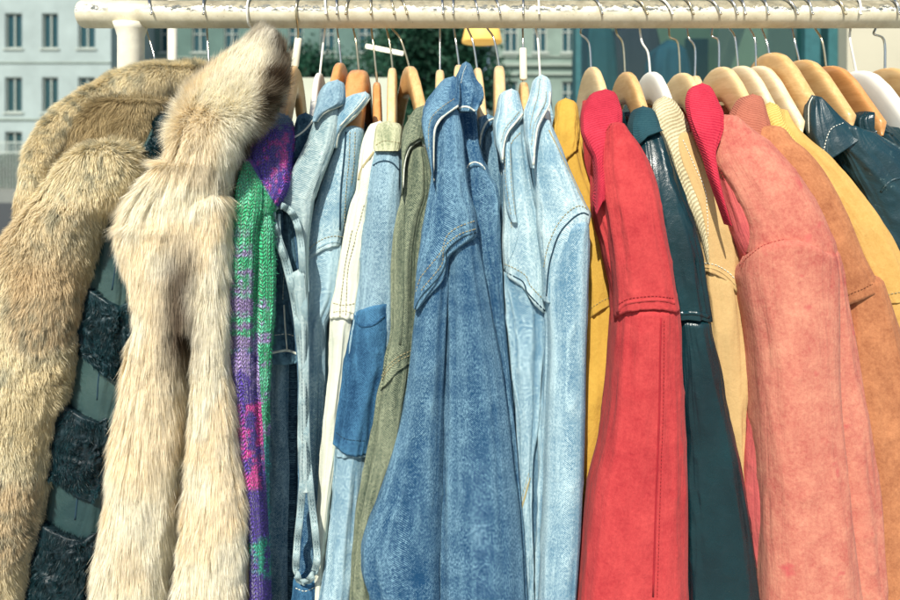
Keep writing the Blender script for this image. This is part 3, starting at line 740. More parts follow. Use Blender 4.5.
# ================================================================ HANGERS
def hanger(label, wt_, neck, tip, wmat=None, wmet=metal_m, thick=.0065, h0=.042, ex=None, front=False, tape=None, ztop=None, drop=1.0, wire_only=False):
    """wt_: where the hook enters the shoulder piece; neck: bends of the wire; tip: end of the hook on the rail"""
    P0 = at(wt_[0], wt_[1], 0)
    t = thing('clothes_hanger', label, 'hanger', P0, G_H)
    hk = Part('hook', wmet, t)
    sg = -1 if front else 1; R = .0232
    pts = [P0-Vector((0, 0, .01)), P0]
    if len(neck) > 1:
        for (x, y) in neck[1:][::-1]: pts.append(at(x, y, .003*sg))
    rx = neck[0][0]; hx = tip[0]
    a0 = -48
    a1 = 185
    for k in range(13):
        a = math.radians(a0+(a1-a0)*k/12); f_ = max(0, (k-3)/9)
        y = sg*math.cos(a)*R; z = RZ+math.sin(a)*R
        xx = (rx-450)*(D+sg*.0232)/F*(1-f_)+(hx-450)*(D-sg*.0232)/F*f_
        pts.append(Vector((xx, y, z)))
    e = pts[-1]; pts.append(e+Vector((0, -.003*sg, -.0035)))
    tube(hk, cr(pts, 5), .00155, 10); hk.build()
    if tape:
        tp = Part('paper_sleeve', tape_m, t)
        a_, b_ = at(tape[0][0], tape[0][1], .0), at(tape[1][0], tape[1][1], -.001)
        tube(tp, [a_, a_.lerp(b_, .05), a_.lerp(b_, .95), b_], [.0045, .0052, .0056, .0048], 14, flat=.8); tp.build()
    if wmat is None: return t
    # shoulder piece: swept rounded bar running front to back
    w_ = Part('arm', wmat, t)
    ys = np.linspace(-.115, .115, 60)
    ay = np.abs(ys)
    topz = np.interp(ay, [0, .015, .03, .05, .08, .12, .16, .205], [0, -.0015, -.007, -.022, -.052, -.092, -.12, -.14])*drop
    hh = np.interp(ay, [0, .05, .12, .205], [h0, h0*.92, h0*.7, h0*.5])/2
    X0 = P0.x; slope = 0.0
    if ex is not None: slope = ((ex-450)*(.80)/F-X0)/(-.10)
    n = 24; th = np.linspace(0, 2*np.pi, n, endpoint=False); V = []; uv = []
    Pth = [Vector((X0+slope*y, y, P0.z+z-h)) for y, z, h in zip(ys, topz, hh)]
    for i, c in enumerate(Pth):
        tg = (Pth[min(i+1, 59)]-Pth[max(i-1, 0)]).normalized(); b_ = Vector((1, 0, 0)); u = tg.cross(b_)*-1
        if u.z < 0: u = -u
        end = min(1, (min(i, 59-i)+.6)/2.5)
        for a in th:
            cc, ss = math.cos(a), math.sin(a); ex_ = 2/3.6
            V.append(c+b_*math.copysign(abs(cc)**ex_, cc)*thick*end+u*math.copysign(abs(ss)**ex_, ss)*hh[i]*end); uv.append((a*.01, ys[i]))
    R_ = 60; i0 = np.arange(R_-1)[:, None]*n; kk = np.arange(n)[None]; k2 = (kk+1) % n
    q = np.stack([i0+kk, i0+k2, i0+n+k2, i0+n+kk], -1).reshape(-1, 4)
    w_.add(np.array([tuple(v) for v in V]), [q, np.array([list(range(n))]), np.array([[(R_-1)*n+i for i in range(n)][::-1]])], 0, np.array(uv))
    w_.build()
    return t

hanger('white wire hanger hook above the cream fox fur collar', (253, 42), [(247, 8), (252, 30)], (256, 4), None, white_pl, front=True)
hanger('honey wood hanger with a taped hook, above the purple knit collar', (295, 67), [(296, 28), (298, 36)], (303, 6), wood_m, brass_m, front=True, tape=((298.5, 38), (294.5, 67)), ex=284, h0=.04)
hanger('slim white plastic hanger left of the vest collar', (320, 73), [(326, 28)], (326, 10), white_pl, white_pl, thick=.005, ex=313)
hanger('orange wood hanger standing out behind the vest collar', (341, 63), [(338, 28), (339, 42)], (337, 6), wood_o, h0=.03, ex=330)
hanger('broad orange-brown wood hanger above the pale blue denim collar', (359, 70), [(354, 28), (356, 42)], (346, 5), wood_o, brass_m, thick=.0145, h0=.04, ex=352)
hanger('narrow brown wood hanger between the pale collar and the olive denim collar', (377, 82), [(372, 28), (374, 50)], (371, 6), wood_o, brass_m, thick=.006, ex=378)
hanger('upright beech hanger over the blue jacket with olive collar', (392.5, 68), [(387, 28), (390, 45)], (394, 13), wood_l, brass_m, ex=392)
hanger('honey wood hanger leaning right over the olive denim collar', (409, 66), [(392.5, 28), (401, 40)], (407, 8), wood_m, brass_m, thick=.008, ex=424)
hanger('small beech hanger left of the raised blue denim collar', (440, 70), [(440, 28)], (443, 4), wood_l, ex=440, h0=.035)
hanger('beech hanger hidden behind the raised blue denim collar tip', (459, 65), [(454, 28), (456, 42)], (453, 11), wood_l, ex=456)
hanger('slim beech hanger on the right of the raised blue denim collar', (477, 68), [(467.5, 28), (473, 42)], (478, 8), wood_l, thick=.0058, ex=483)
hanger('beech hanger above the pale blue collar, with bent steel hook', (499, 66), [(487, 28), (494, 39)], (500, 13), wood_l, thick=.008, ex=500)
hanger('hanger with a paper-wrapped hook, between the two palest denim collars', (523.5, 82), [(522, 28), (523, 44)], (523, 6), wood_m, tape=((523, 48), (523.5, 80)), h0=.035, ex=526)
hanger('white plastic hanger inside the right-hand pale denim jacket', (540, 75), [(535, 28), (538, 42)], (539, 6), white_pl, white_pl, thick=.0045, ex=548)
hanger('large beech hanger holding the red suede jacket', (591, 67), [(580, 28), (581, 34), (589, 43)], (602, 8), wood_l, h0=.05)
hanger('honey wood hanger between the red collar and the white hanger', (625, 72), [(614, 28), (617, 34), (623, 44)], (647, 13), wood_m, brass_m, h0=.046)
hanger('white painted wood hanger above the ribbed beige collar', (650, 72), [(638, 28), (642, 42), (648, 53)], (672, 8), white_pl, white_pl, h0=.046)
hanger('large beech hanger left of the crimson ribbed collar', (680, 73), [(667, 28), (670, 37), (678, 43)], (693, 6), wood_l, brass_m, h0=.05)
hanger('beech hanger mostly hidden behind the crimson ribbed collar', (695, 75), [(685, 28), (689, 38), (695, 48)], (720, 12), wood_l, h0=.04, ex=699)
hanger('large beech hanger right of the crimson ribbed collar', (719, 67), [(710, 28), (712, 36), (718.5, 41)], (737, 14), wood_l, h0=.05)
hanger('pale wood hanger behind the brown ribbed collar', (738, 66), [(727, 28), (735, 38)], (745, 11), wood_p, h0=.05)
hanger('slender pale wood hanger left of the biggest brown hanger', (756, 66), [(747, 28), (755, 40)], (768, 14), wood_p, h0=.04)
hanger('biggest brown wood hanger, standing highest above the scuffed black coat', (769, 53), [(759, 28), (767, 43)], (797, 14), wood_m, h0=.054, thick=.0085)
hanger('honey wood hanger just right of the biggest brown one', (799, 60), [(789, 28), (795, 42)], (812, 3), wood_m, h0=.05, thick=.0075)
hanger('orange-brown wood hanger left of the white plastic one at the right end', (826, 66), [(812, 28), (822.5, 42)], (845, 11), wood_o, brass_m, h0=.05)
hanger('glossy white hanger near the right end of the rail', (856, 71), [(847, 28), (850, 40)], (860, 12), white_pl, white_pl, h0=.05, thick=.0085)
hanger('tan wood hanger cut by the right edge of the photo', (885, 68), [(872, 28), (874, 34), (884, 40)], (899, 13), wood_m, h0=.046)
hanger('bare wire hook seen through the gap above the brown fur roll', (154, 55), [(149, 28)], (152, 8), None)
hanger('steel hook left of the fox collar tip, over the brown fur roll', (209, 62), [(209, 28)], (204, 14), None)
# ================================================================ GARMENTS
def garment(name, label, cat, xh, y0, group=None):
    return thing(name, label, cat, at(xh, y0, 0), group)
GJ = 'jackets and coats packed along the rail'
def piece(name, parent, mats, st, Y, seams=(), **k):
    p = Part(name, mats, parent); loft(p, st, Y, **k)
    if seams:
        tr_ = bvh(p)
        for sm in seams:
            kind = sm[0]
            if kind == 'r': ridge(p, tr_, sm[1], *(sm[2:]))
            else: stitch(p, tr_, sm[1], *(sm[2:]))
    return p.build()

# ---- red suede jacket
g = garment('suede_jacket', 'bright red suede jacket with ribbed red collar, between mustard and black jackets', 'jacket', 590, 95, GJ)
inner_body(g, red_s, 592, 100, 640, 10)
Yr = depth_fn(92, -.23)
piece('collar', g, [red_r, red_dk], [(89, 600, 611), (93, 592, 615), (100, 587, 618), (115, 581, 622), (130, 581, 622), (145, 586, 618), (160, 593, 612), (180, 595, 606), (205, 594, 604)], lambda y: Yr(y)+.012, amp=.0012, seed=3, hem=[(590, 190), (596, 215), (603, 200)])
piece('body', g, [red_s, red_dk], [(150, 593, 612), (200, 592, 630), (250, 603, 640), (300, 613, 650), (330, 613, 660), (400, 607, 660), (480, 640, 677), (560, 650, 685), (600, 655, 685)], lambda y: Yr(y)+.03, seed=4, amp=.003)
up = [(121, 607, 620), (130, 602, 625), (145, 600, 637), (165, 599, 648), (190, 602, 656), (220, 608, 661), (260, 613, 668), (290, 616, 672), (306, 617, 675)]
piece('shoulder', g, [red_s, red_dk], up, Yr, [('s', [(612, 124), (605, 135), (603, 160), (602, 185)], 1, .0004), ('r', [(617, 313), (621, 307), (628, 303), (640, 301), (655, 300), (665, 300.5), (675, 303)], .0022, 0, -.0006, .7), ('s', [(619, 304), (628, 299), (640, 297), (655, 296), (673, 298)], 1, .0004)], amp=.003, seed=6, hem=[(615, 319), (620, 311), (628, 306.5), (640, 304), (655, 303), (666, 303.5), (677, 307)], hw_=16)
lo = [(298, 618, 672), (306, 615, 674), (320, 614, 675), (350, 612, 676), (400, 607, 679), (440, 601, 681), (483, 590, 683), (540, 583, 684), (600, 577, 684)]
piece('sleeve', g, [red_s, red_dk], lo, lambda y: Yr(y)+.0018,
      [('r', [(661, 318), (660, 360), (659, 420), (656, 500), (653, 597)], .0011, 1, .0002), ('s', [(664, 320), (663, 400), (660, 500), (657, 597)], 1, .0004)], amp=.0034, seed=7, fz=3)

# ---- black leather jacket
g = garment('leather_jacket', 'smooth black leather jacket hanging right of the red suede one', 'jacket', 625, 100, GJ)
inner_body(g, blk_l, 627, 112, 680, 9)
Yb = depth_fn(108, -.205)
piece('collar', g, blk_c, [(106, 640, 646), (110, 634, 651), (117, 631, 655), (126, 629, 658), (136, 630, 659), (142, 634, 660)], lambda y: Yb(y)-.004, amp=.001, seed=3, d=.02, hem=[(628, 138), (636, 149), (648, 136), (664, 130)], hw_=14)
piece('shoulder', g, [blk_l, seam_dark], [(128, 634, 659), (145, 636, 665), (165, 638, 671), (200, 644, 683), (225, 650, 692), (250, 660, 698), (280, 665, 703), (305, 668, 707), (318, 668, 709)], Yb,
      [('r', [(640, 146), (645, 138), (655, 132), (660, 131)], .001, 0), ('r', [(674, 314), (690, 313), (700, 314), (709, 317)], .0024, 0)], amp=.003, seed=9, kr=1.5, hem=[(668, 317), (688, 315.5), (702, 316), (710, 319)], hw_=14)
piece('sleeve', g, [blk_l, seam_dark], [(312, 668, 706), (325, 670, 707), (360, 672, 716), (400, 674, 722), (450, 676, 733), (500, 678, 742), (550, 680, 750), (600, 681, 757)], lambda y: Yb(y)+.002, amp=.0034, seed=10, kr=1.1, fz=4)

# ---- tan suede
g = garment('suede_jacket', 'tan suede jacket with ribbed beige collar, between the black leather and pink jackets', 'jacket', 650, 95, GJ)
inner_body(g, tan_s, 652, 105, 720, 9)
Yt = depth_fn(98, -.175)
piece('collar', g, tan_r, [(96, 661, 668), (100, 656, 673), (108, 653, 679), (118, 654, 685), (128, 658, 689), (140, 662, 690), (155, 668, 690), (175, 674, 694), (200, 684, 702), (225, 694, 708), (242, 700, 708), (262, 704, 706)], lambda y: Yt(y)-.002, amp=.0012, seed=3)
piece('shoulder', g, [tan_s, seam_white], [(130, 673, 690), (140, 671, 696), (160, 675, 706), (180, 682, 714), (205, 692, 724), (230, 697, 733), (255, 700, 740), (275, 700, 743), (285, 700, 745)], lambda y: Yt(y)-.004,
      [('s', [(683, 140), (694, 165), (705, 190), (707, 210), (708, 236)], 1, .0005), ('r', [(704, 267), (715, 269), (727, 276), (738, 288), (744, 297)], .0012, 0), ('s', [(705, 263), (716, 265), (728, 272), (739, 283)], 1, .0005)], amp=.003, seed=13, hem=[(698, 268), (706, 269), (715, 271), (727, 278), (738, 290), (746, 303)])
piece('sleeve', g, tan_s, [(255, 700, 738), (285, 700, 743), (300, 702, 745), (350, 704, 747), (400, 706, 745), (440, 712, 744), (500, 720, 746), (600, 725, 752)], Yt, amp=.006, seed=15, kr=1.2, fz=3)

# ---- pink suede
g = garment('suede_jacket', 'salmon pink mottled suede jacket with crimson ribbed collar', 'jacket', 690, 85, GJ)
inner_body(g, pink_d, 695, 95, 770, 11)
Yp = depth_fn(86, -.225)
piece('collar', g, red_r2, [(83, 699, 705), (86, 693, 709), (92, 688, 713), (103, 686, 718), (115, 688, 723), (127, 692, 723), (140, 697, 718), (155, 703, 714), (175, 709, 717), (200, 718, 722), (225, 727, 729)], lambda y: Yp(y)+.006, amp=.001, seed=3)
piece('body', g, [pink_d], [(160, 704, 722), (200, 716, 740), (240, 728, 760), (260, 735, 800), (300, 742, 838), (350, 745, 850), (400, 745, 859), (450, 742, 867), (500, 741, 874), (550, 748, 878), (600, 754, 880)], lambda y: Yp(y)+.022, seed=24, amp=.003, d=.035)
piece('back_panel', g, [pink_s], [(245, 810, 829), (262, 808, 833), (300, 806, 840), (350, 806, 850), (400, 808, 859), (450, 812, 867), (500, 818, 874), (550, 824, 877), (600, 828, 879)], lambda y: Yp(y)+.014, seed=25, amp=.003)
piece('shoulder', g, [pink_s, red_dk, pink_d], [(114, 712, 724), (120, 708, 731), (130, 705, 744), (142, 704, 761), (156, 706, 775), (172, 713, 789), (190, 722, 801), (210, 731, 813), (228, 737, 821), (240, 738, 827), (250, 738, 829)], lambda y: Yp(y)+.004,
      [('s', [(709, 135), (716, 160), (727, 185), (735, 215), (738, 245)], 1, .0005)], amp=.0028, seed=26, kr=1.2)
piece('sleeve', g, [pink_s, red_dk], [(246, 738, 827), (262, 738, 828), (290, 741, 828), (330, 748, 828), (360, 751, 828), (400, 753, 830), (450, 755, 835), (500, 757, 841), (550, 757.5, 849), (600, 757, 857)], lambda y: Yp(y)-.004,
      [('r', [(740, 265), (743, 257), (750, 250.5), (761, 242.5), (783, 236), (805, 236), (818, 241.5), (826, 249)], .0011, 0, .0), ('s', [(742, 268), (745, 260), (752, 254), (763, 246), (784, 240), (804, 240), (816, 245)], 1, .0003)], amp=.0030, seed=27, kr=1.0, fz=2.5, capy=4, tw=40, top=[(735, 268), (739, 261), (742, 254), (749, 247), (761, 238.5), (783, 232), (805, 232), (818, 237.5), (829, 247)])

# ---- brown suede
g = garment('suede_jacket', 'rust brown suede jacket with ribbed brown collar, right of the pink one', 'jacket', 725, 95, GJ)
inner_body(g, brown_s, 730, 105, 820, 9)
Yn = depth_fn(96, -.195)
piece('collar', g, brown_r, [(94, 749, 756), (97, 742, 759), (105, 736, 762), (115, 731, 765), (125, 729, 768), (135, 732, 766), (150, 742, 768)], lambda y: Yn(y)+.004, amp=.001, seed=3)
piece('shoulder', g, [brown_s, brown_th], [(124, 752, 771), (130, 748, 779), (140, 746, 787), (150, 748, 800), (170, 760, 817), (190, 775, 828), (220, 790, 843), (253, 805, 857), (285, 815, 874), (295, 817, 877)], Yn,
      [('s', [(838, 301), (850, 294), (862, 289), (874, 283)], 1, .0004)], amp=.0026, seed=36, kr=1.1, hem=[(815, 314), (838, 306), (850, 299), (862, 294), (878, 287)], hw_=16)
piece('sleeve', g, [brown_s, red_dk], [(270, 825, 868), (300, 825, 877), (350, 820, 893), (400, 822, 903), (450, 826, 912), (500, 832, 920), (600, 845, 930)], lambda y: Yn(y)+.0015, amp=.0030, seed=37, kr=1.2, fz=3)

# ---- yellow suede
g = garment('suede_jacket', 'golden yellow suede jacket with yellow ribbed collar, left of the scuffed black coat', 'jacket', 755, 95, GJ)
inner_body(g, yel_s, 752, 110, 850, 8)
Yy = depth_fn(104, -.17)
piece('collar', g, yel_r, [(102, 768, 772), (106, 764, 777), (112, 762, 780), (120, 765, 782), (135, 775, 790), (150, 785, 798)], lambda y: Yy(y)-.002, amp=.001, seed=3)
piece('shoulder', g, [yel_s, seam_gold], [(108, 774, 779), (116, 772, 783), (125, 772, 789), (142, 776, 807), (153, 785, 822), (165, 795, 833), (177, 805, 844), (190, 812, 854), (215, 825, 872), (240, 840, 887), (262, 850, 899), (300, 865, 915), (304, 866, 916)], Yy,
      [('s', [(870, 303), (880, 298), (890, 294), (900, 292)], 1, .0005)], amp=.0024, seed=46, kr=1.1, hem=[(860, 312), (880, 302), (890, 299), (918, 296)], hw_=16)
piece('sleeve', g, [yel_s], [(285, 866, 908), (350, 880, 925), (400, 885, 935), (500, 890, 950), (600, 895, 960)], lambda y: Yy(y)+.0015, amp=.0024, seed=47)

# ---- black jacket in the gap
g = garment('leather_jacket', 'black jacket showing only in the dark gap under the biggest brown hanger', 'jacket', 772, 95, GJ)
piece('body', g, blk_l, [(100, 779, 783), (108, 780, 795), (120, 783, 808), (138, 790, 812), (170, 800, 840), (250, 850, 880), (600, 900, 930)], lambda y: depth_fn(98, -.10)(y)+.0, amp=.002, seed=5, wr=.0004)
# ---- scuffed black
g = garment('leather_coat', 'worn black leather coat with scuffs and a stitched lapel, at the right edge', 'coat', 790, 90, GJ)
inner_body(g, blk_d, 800, 118, 905, 10)
Yk = depth_fn(80, -.16)
piece('lapel', g, [blk_d, seam_white], [(95, 811, 813), (99, 809, 817), (107, 808, 826), (115, 807, 834), (122, 807, 842), (132, 808, 856), (142, 810, 862), (160, 818, 866)], lambda y: Yk(y)+.004, [('r', [(812.5, 97), (809, 105), (808.5, 118), (809, 133)], .0007, 1), ('s', [(843, 123), (832, 128), (827, 137), (824, 150)], 1, .0005)], amp=.001, seed=53, d=.018, kr=.6, hem=[(808, 150), (825, 163), (845, 150), (866, 135)], hw_=30)
piece('shoulder', g, [blk_d, seam_white], [(127, 824, 858), (134, 820, 868), (145, 820, 884), (157, 826, 899), (170, 832, 910), (190, 842, 925), (215, 852, 940), (250, 868, 955), (300, 880, 975), (400, 890, 990), (600, 900, 1010)], Yk,
      [('r', [(881, 192), (886, 185), (893, 180), (905, 177)], .0015, 0)], amp=.005, seed=54, d=.045, kr=1.3, fz=8, wr=.0016, capy=3, top=[(818, 152), (824, 140), (832, 130), (843, 123), (858, 124), (866, 131)], tw=24)
g = garment('leather_jacket', 'black leather jacket with creased collar under the white hanger at the right end', 'jacket', 846, 105, GJ)
Yq = depth_fn(108, -.12)
piece('collar', g, [blk_l], [(110, 862, 869), (114, 855, 873), (121, 850, 877), (130, 850, 889), (142, 860, 899), (160, 870, 910)], Yq, [('r', [(873, 134), (880, 130), (886, 131), (893, 135)], .0022, 0)], amp=.003, seed=61, wr=.001)
piece('body', g, [blk_l], [(125, 870, 888), (135, 868, 900), (160, 875, 915), (250, 900, 950), (600, 930, 980)], lambda y: Yq(y)+.01, amp=.003, seed=62)
g = garment('leather_jacket', 'blue-black leather jacket cut by the right edge, below the tan hanger', 'jacket', 885, 100, GJ)
piece('collar', g, [blk_l], [(102, 889, 896), (106, 889, 905), (113, 888, 915), (122, 887, 925), (135, 891, 935), (150, 900, 945)], depth_fn(100, -.10), amp=.003, seed=71)
piece('body', g, [blk_l], [(125, 900, 930), (200, 930, 970), (600, 980, 1040)], lambda y: depth_fn(100, -.10)(y)+.02, amp=.003, seed=72)

# ---- mustard
g = garment('suede_jacket', 'mustard yellow suede jacket squeezed between pale denim and the red jacket', 'jacket', 566, 98, GJ)
inner_body(g, mus_s, 570, 112, 600, 8)
Ym = depth_fn(99, -.15)
piece('collar', g, mus_s, [(98, 562, 569), (101, 558, 574), (107, 556, 577), (118, 556, 577.5), (130, 553, 578), (145, 551, 577), (158, 555, 575)], lambda y: Ym(y)-.006, amp=.003, seed=80, kr=1.6, fz=20, wr=.0015, hem=[(550, 142), (560, 165), (577, 150)], hw_=18)
piece('shoulder', g, [mus_s, seam_gold], [(128, 556, 577), (145, 553, 580), (170, 557, 585), (200, 562, 597), (240, 570, 610), (280, 576, 614), (310, 578, 616)], Ym,
      [('s', [(587, 316), (592, 308), (600, 302), (608, 298), (614, 299)], 1, .0003)], amp=.004, seed=81, kr=1.6, hem=[(576, 326), (587, 320), (592, 312), (600, 306), (608, 302), (616, 303)], hw_=16)
piece('sleeve', g, mus_s, [(285, 580, 612), (330, 578, 615), (400, 575, 614), (450, 574, 608), (600, 572, 600)], lambda y: Ym(y)+.0015, amp=.004, seed=82, kr=1.5, fz=4)

# ---- right pale denim
g = garment('denim_jacket', 'pale blue denim jacket with pointed collar, immediately left of the mustard jacket', 'jacket', 540, 80, GJ)
inner_body(g, den_pale, 542, 95, 570, 9)
Yd = depth_fn(78, -.21)
piece('body', g, [den_pale], [(128, 537, 549), (160, 533, 560), (200, 534, 580), (260, 538, 586), (330, 541, 586), (400, 540, 570), (600, 534, 560)], lambda y: Yd(y)+.02, amp=.003, seed=88)
piece('shoulder', g, [den_bleach, seam_dark, seam_gold], [(118, 541, 548), (128, 536, 552), (145, 533, 559), (165, 532, 567), (185, 534, 576), (200, 535, 582.5), (208, 536, 586.5), (214, 536, 588.5), (235, 537, 584), (262, 540, 572), (300, 542, 560)], Yd,
      [('r', [(588.5, 215), (583, 213), (576, 216), (569, 222), (562, 230), (557, 239), (553, 251), (549.5, 264), (547.5, 280), (546.5, 296)], .0010, 1),
       ('r', [(549, 130), (560, 152), (571, 175), (580, 195), (587, 210)], .0009, 2, .0), ('s', [(586, 208), (578, 206), (568, 212), (560, 221), (553, 233), (547, 250), (544, 268)], 2, .0005)], amp=.0022, seed=89, kr=1.0)
piece('sleeve', g, [den_pale, seam_gold], [(216, 576, 588), (222, 569, 588), (230, 562, 588), (240, 556, 588), (255, 551, 588), (275, 547.5, 587), (300, 547.5, 586.5), (340, 549, 585.5), (400, 547, 585), (450, 545.5, 584), (500, 544, 582), (560, 541, 579), (600, 539, 576)], lambda y: Yd(y)-.004, amp=.0016, seed=90, kr=1.0, fz=2, capy=12)
piece('collar', g, [den_bleach, seam_pale, seam_gold], [(74.5, 539, 544), (77, 536, 547), (82, 532.5, 550), (90, 531, 551), (98, 529, 550.5), (107, 526, 548), (117, 524, 543.5), (128, 524.5, 539), (138, 525.5, 537), (153, 528, 535), (168, 531, 534)], lambda y: Yd(y)-.014,
      [('r', [(550, 92), (549, 105), (543, 116), (537.5, 128), (535, 145), (533.5, 165)], .0013, 1, .0002), ('s', [(546, 92), (545, 103), (540, 112), (534, 126), (531.5, 145)], 2, .0004), ('s', [(540, 79), (538, 95), (533, 112), (530, 130)], 2, .0004)], amp=.0016, seed=91, wr=.0014, d=.012)
piece('waistband', g, [den_grey, seam_dark], [(395, 528, 545), (430, 532, 547), (470, 530, 548), (520, 532, 546), (600, 533, 545)], lambda y: Yd(y)+.05, amp=.004, seed=92)

# ---- left pale denim (flap)
g = garment('denim_jacket', 'light blue denim jacket with white-edged collar and loose yoke flap, centre of the rail', 'jacket', 500, 85, GJ)
inner_body(g, den_pale, 505, 100, 525, 9)
Yl = depth_fn(88, -.19)
piece('body', g, [den_mid2], [(140, 501, 522), (200, 501, 530), (260, 502, 538), (320, 502, 545), (400, 504, 545), (500, 508, 540), (600, 510, 538)], lambda y: Yl(y)+.018, amp=.004, seed=98)
piece('shoulder', g, [den_bleach, seam_dark, seam_gold], [(113, 514, 523), (122, 509, 524), (138, 504, 525.5), (160, 502.5, 529), (190, 502, 534), (207, 502.5, 538), (227, 503, 542), (250, 503, 544), (270, 503.5, 545.5), (290, 503.5, 546)], Yl,
      [('r', [(504, 271), (515, 277), (522, 281), (525, 286), (527, 292), (535, 301), (545, 311)], .0010, 1, -.0003), ('s', [(505, 264), (516, 269), (526, 276), (530, 285), (538, 294), (545, 301)], 2, .0005),
       ('s', [(520, 133), (512, 142), (509, 155), (510, 180), (513, 205), (515, 222)], 2, .0005), ('s', [(506, 150), (505, 180), (508, 205), (512, 228)], 2, .0004), ('r', [(520, 222), (515, 245), (509, 260), (504, 270)], .0012, 0)], amp=.003, seed=99, kr=1.2, hem=[(502, 271), (515, 278), (522, 282), (526, 288), (535, 302), (547, 313)], hw_=30)
piece('placket', g, [den_pale, seam_gold], [(140, 503, 511), (165, 503, 512), (190, 504, 514), (212, 507, 516), (222, 511, 517)], lambda y: Yl(y)-.006, [('s', [(505, 150), (506, 180), (511, 215)], 1, .0004), ('s', [(510, 150), (511, 180), (515, 215)], 1, .0004)], amp=.0012, seed=100, d=.008, wr=.001)
piece('sleeve', g, [den_pale, seam_gold], [(268, 503, 522), (285, 503, 532), (300, 504, 541), (312, 505, 545.5), (340, 508, 544), (370, 511, 540), (400, 514, 538), (430, 516, 535), (460, 517, 532), (500, 515, 531), (550, 514, 532), (600, 513, 533)], lambda y: Yl(y)+.004,
      [('r', [(519, 515), (524, 500), (530, 478)], .0012, 1), ('s', [(519, 508), (523, 494), (529, 472)], 1, .0004)], amp=.004, seed=101, kr=1.2, fz=8)
piece('collar', g, [den_bleach, seam_pale, seam_gold], [(88.5, 509, 514), (91, 503, 518), (95, 499, 519), (100, 497.5, 520), (110, 496, 522.5), (117, 494.5, 523), (124, 493, 518), (133, 494, 509.5), (145, 495.5, 505), (155, 499, 503.5), (163, 501, 503)], lambda y: Yl(y)-.012,
      [('r', [(522.5, 114), (516, 122), (508, 132), (504, 144), (502.5, 160)], .0013, 1, .0003), ('s', [(519, 112), (513, 119), (505, 129), (501, 142)], 2, .0004)], amp=.001, seed=102, d=.013)

# ---- peeking denim
g = garment('denim_jacket', 'blue denim jacket barely visible, its rolled collar edge left of the light blue collar', 'jacket', 485, 112, GJ)
Yx = depth_fn(114, -.145)
inner_body(g, den_mid, 488, 118, 495, 6)
piece('body', g, [den_mid2, seam_dark], [(124, 484, 496), (145, 481, 500), (175, 485, 504), (210, 489, 506), (300, 495, 508), (400, 500, 516), (600, 506, 522)], lambda y: Yx(y)+.004, amp=.003, seed=111)
piece('collar', g, [den_mid2, seam_pale], [(114, 485, 492), (116, 479, 495), (122, 477.5, 494), (132, 478, 486), (142, 479, 483), (150, 480.5, 482)], lambda y: Yx(y)-.008, [('r', [(495, 118), (488, 121), (484, 127), (481, 136), (480, 146)], .0013, 1, .0003)], amp=.001, seed=112, d=.008)

# ---- mid blue with second shoulder seam
g = garment('denim_jacket', 'mid blue denim jacket with a curved sleeve seam, tucked right of the raised collar', 'jacket', 470, 100, GJ)
Y3 = depth_fn(104, -.20)
inner_body(g, den_mid, 470, 110, 490, 7)
piece('shoulder', g, [den_mid, seam_pale, seam_dark], [(106, 459, 473), (118, 458, 477), (140, 461, 479), (160, 464, 484), (170, 465, 488)], Y3, [('r', [(467, 168), (469.5, 164), (474, 162), (479, 163), (484, 167), (487, 173)], .0011, 1, -.0004), ('s', [(460, 126), (463, 145), (466, 160)], 2, .0004)], amp=.002, seed=121, hem=[(464, 174), (468, 168), (473, 164.5), (479, 165), (484, 169), (489, 177)], hw_=14)
piece('sleeve', g, [den_mid], [(158, 466, 484), (175, 467, 489), (190, 467, 496), (230, 473, 498), (290, 485, 502), (340, 490, 506), (400, 498, 512), (450, 502, 516), (520, 506, 522), (600, 508, 526)], lambda y: Y3(y)+.002, amp=.004, seed=122, kr=1.3)

# ---- big centre denim
g = garment('denim_jacket', 'large mid blue denim jacket with upturned collar, the widest denim sleeve in the centre', 'jacket', 458, 75, GJ)
inner_body(g, den_mid, 458, 85, 455, 10)
Yc_ = depth_fn(66, -.23)
piece('sleeve', g, [den_mid], [(262, 428, 450), (285, 422, 449), (312, 415, 448), (340, 411.5, 447), (370, 408, 446), (400, 404, 445), (450, 391, 444), (500, 374, 443), (520, 366, 442), (540, 361, 442), (560, 361, 441), (575, 364, 441), (588, 369, 441), (600, 370, 441)], lambda y: Yc_(y)+.000, amp=.003, seed=130, kr=1.1, fz=3)
piece('sleeve_back_fold', g, [den_mid], [(232, 458, 476), (240, 449, 479), (255, 446, 482), (290, 444, 488), (323, 443, 495), (360, 441, 503), (400, 440, 509), (470, 438, 516), (540, 437, 521), (600, 436, 524)], lambda y: Yc_(y)+.003, amp=.004, seed=131, kr=1.4, fz=2.5, capy=9)
piece('shoulder', g, [den_mid, seam_dark, seam_gold], [(107, 447, 458), (114, 441, 459), (122, 438, 460), (140, 435.5, 462), (160, 434, 464), (190, 429.5, 468), (218, 424, 475), (234, 421, 476), (245, 420, 462), (256, 418.5, 449), (275, 416, 446), (290, 415, 433), (306, 414, 419)], lambda y: Yc_(y)-.004,
      [('r', [(476, 232.5), (463, 237), (451, 246), (446.5, 253), (446, 262), (441, 274), (431, 286), (421, 297), (415, 309)], .0011, 1, -.0002),
       ('s', [(474, 221), (458, 227), (447, 236), (441.5, 251), (433, 262), (421, 277), (416, 292)], 2, .0005), ('s', [(475, 229), (460, 234), (448, 243), (443, 252), (442, 263), (433, 276), (421, 290)], 2, .0005)], amp=.003, seed=132, kr=1.2)
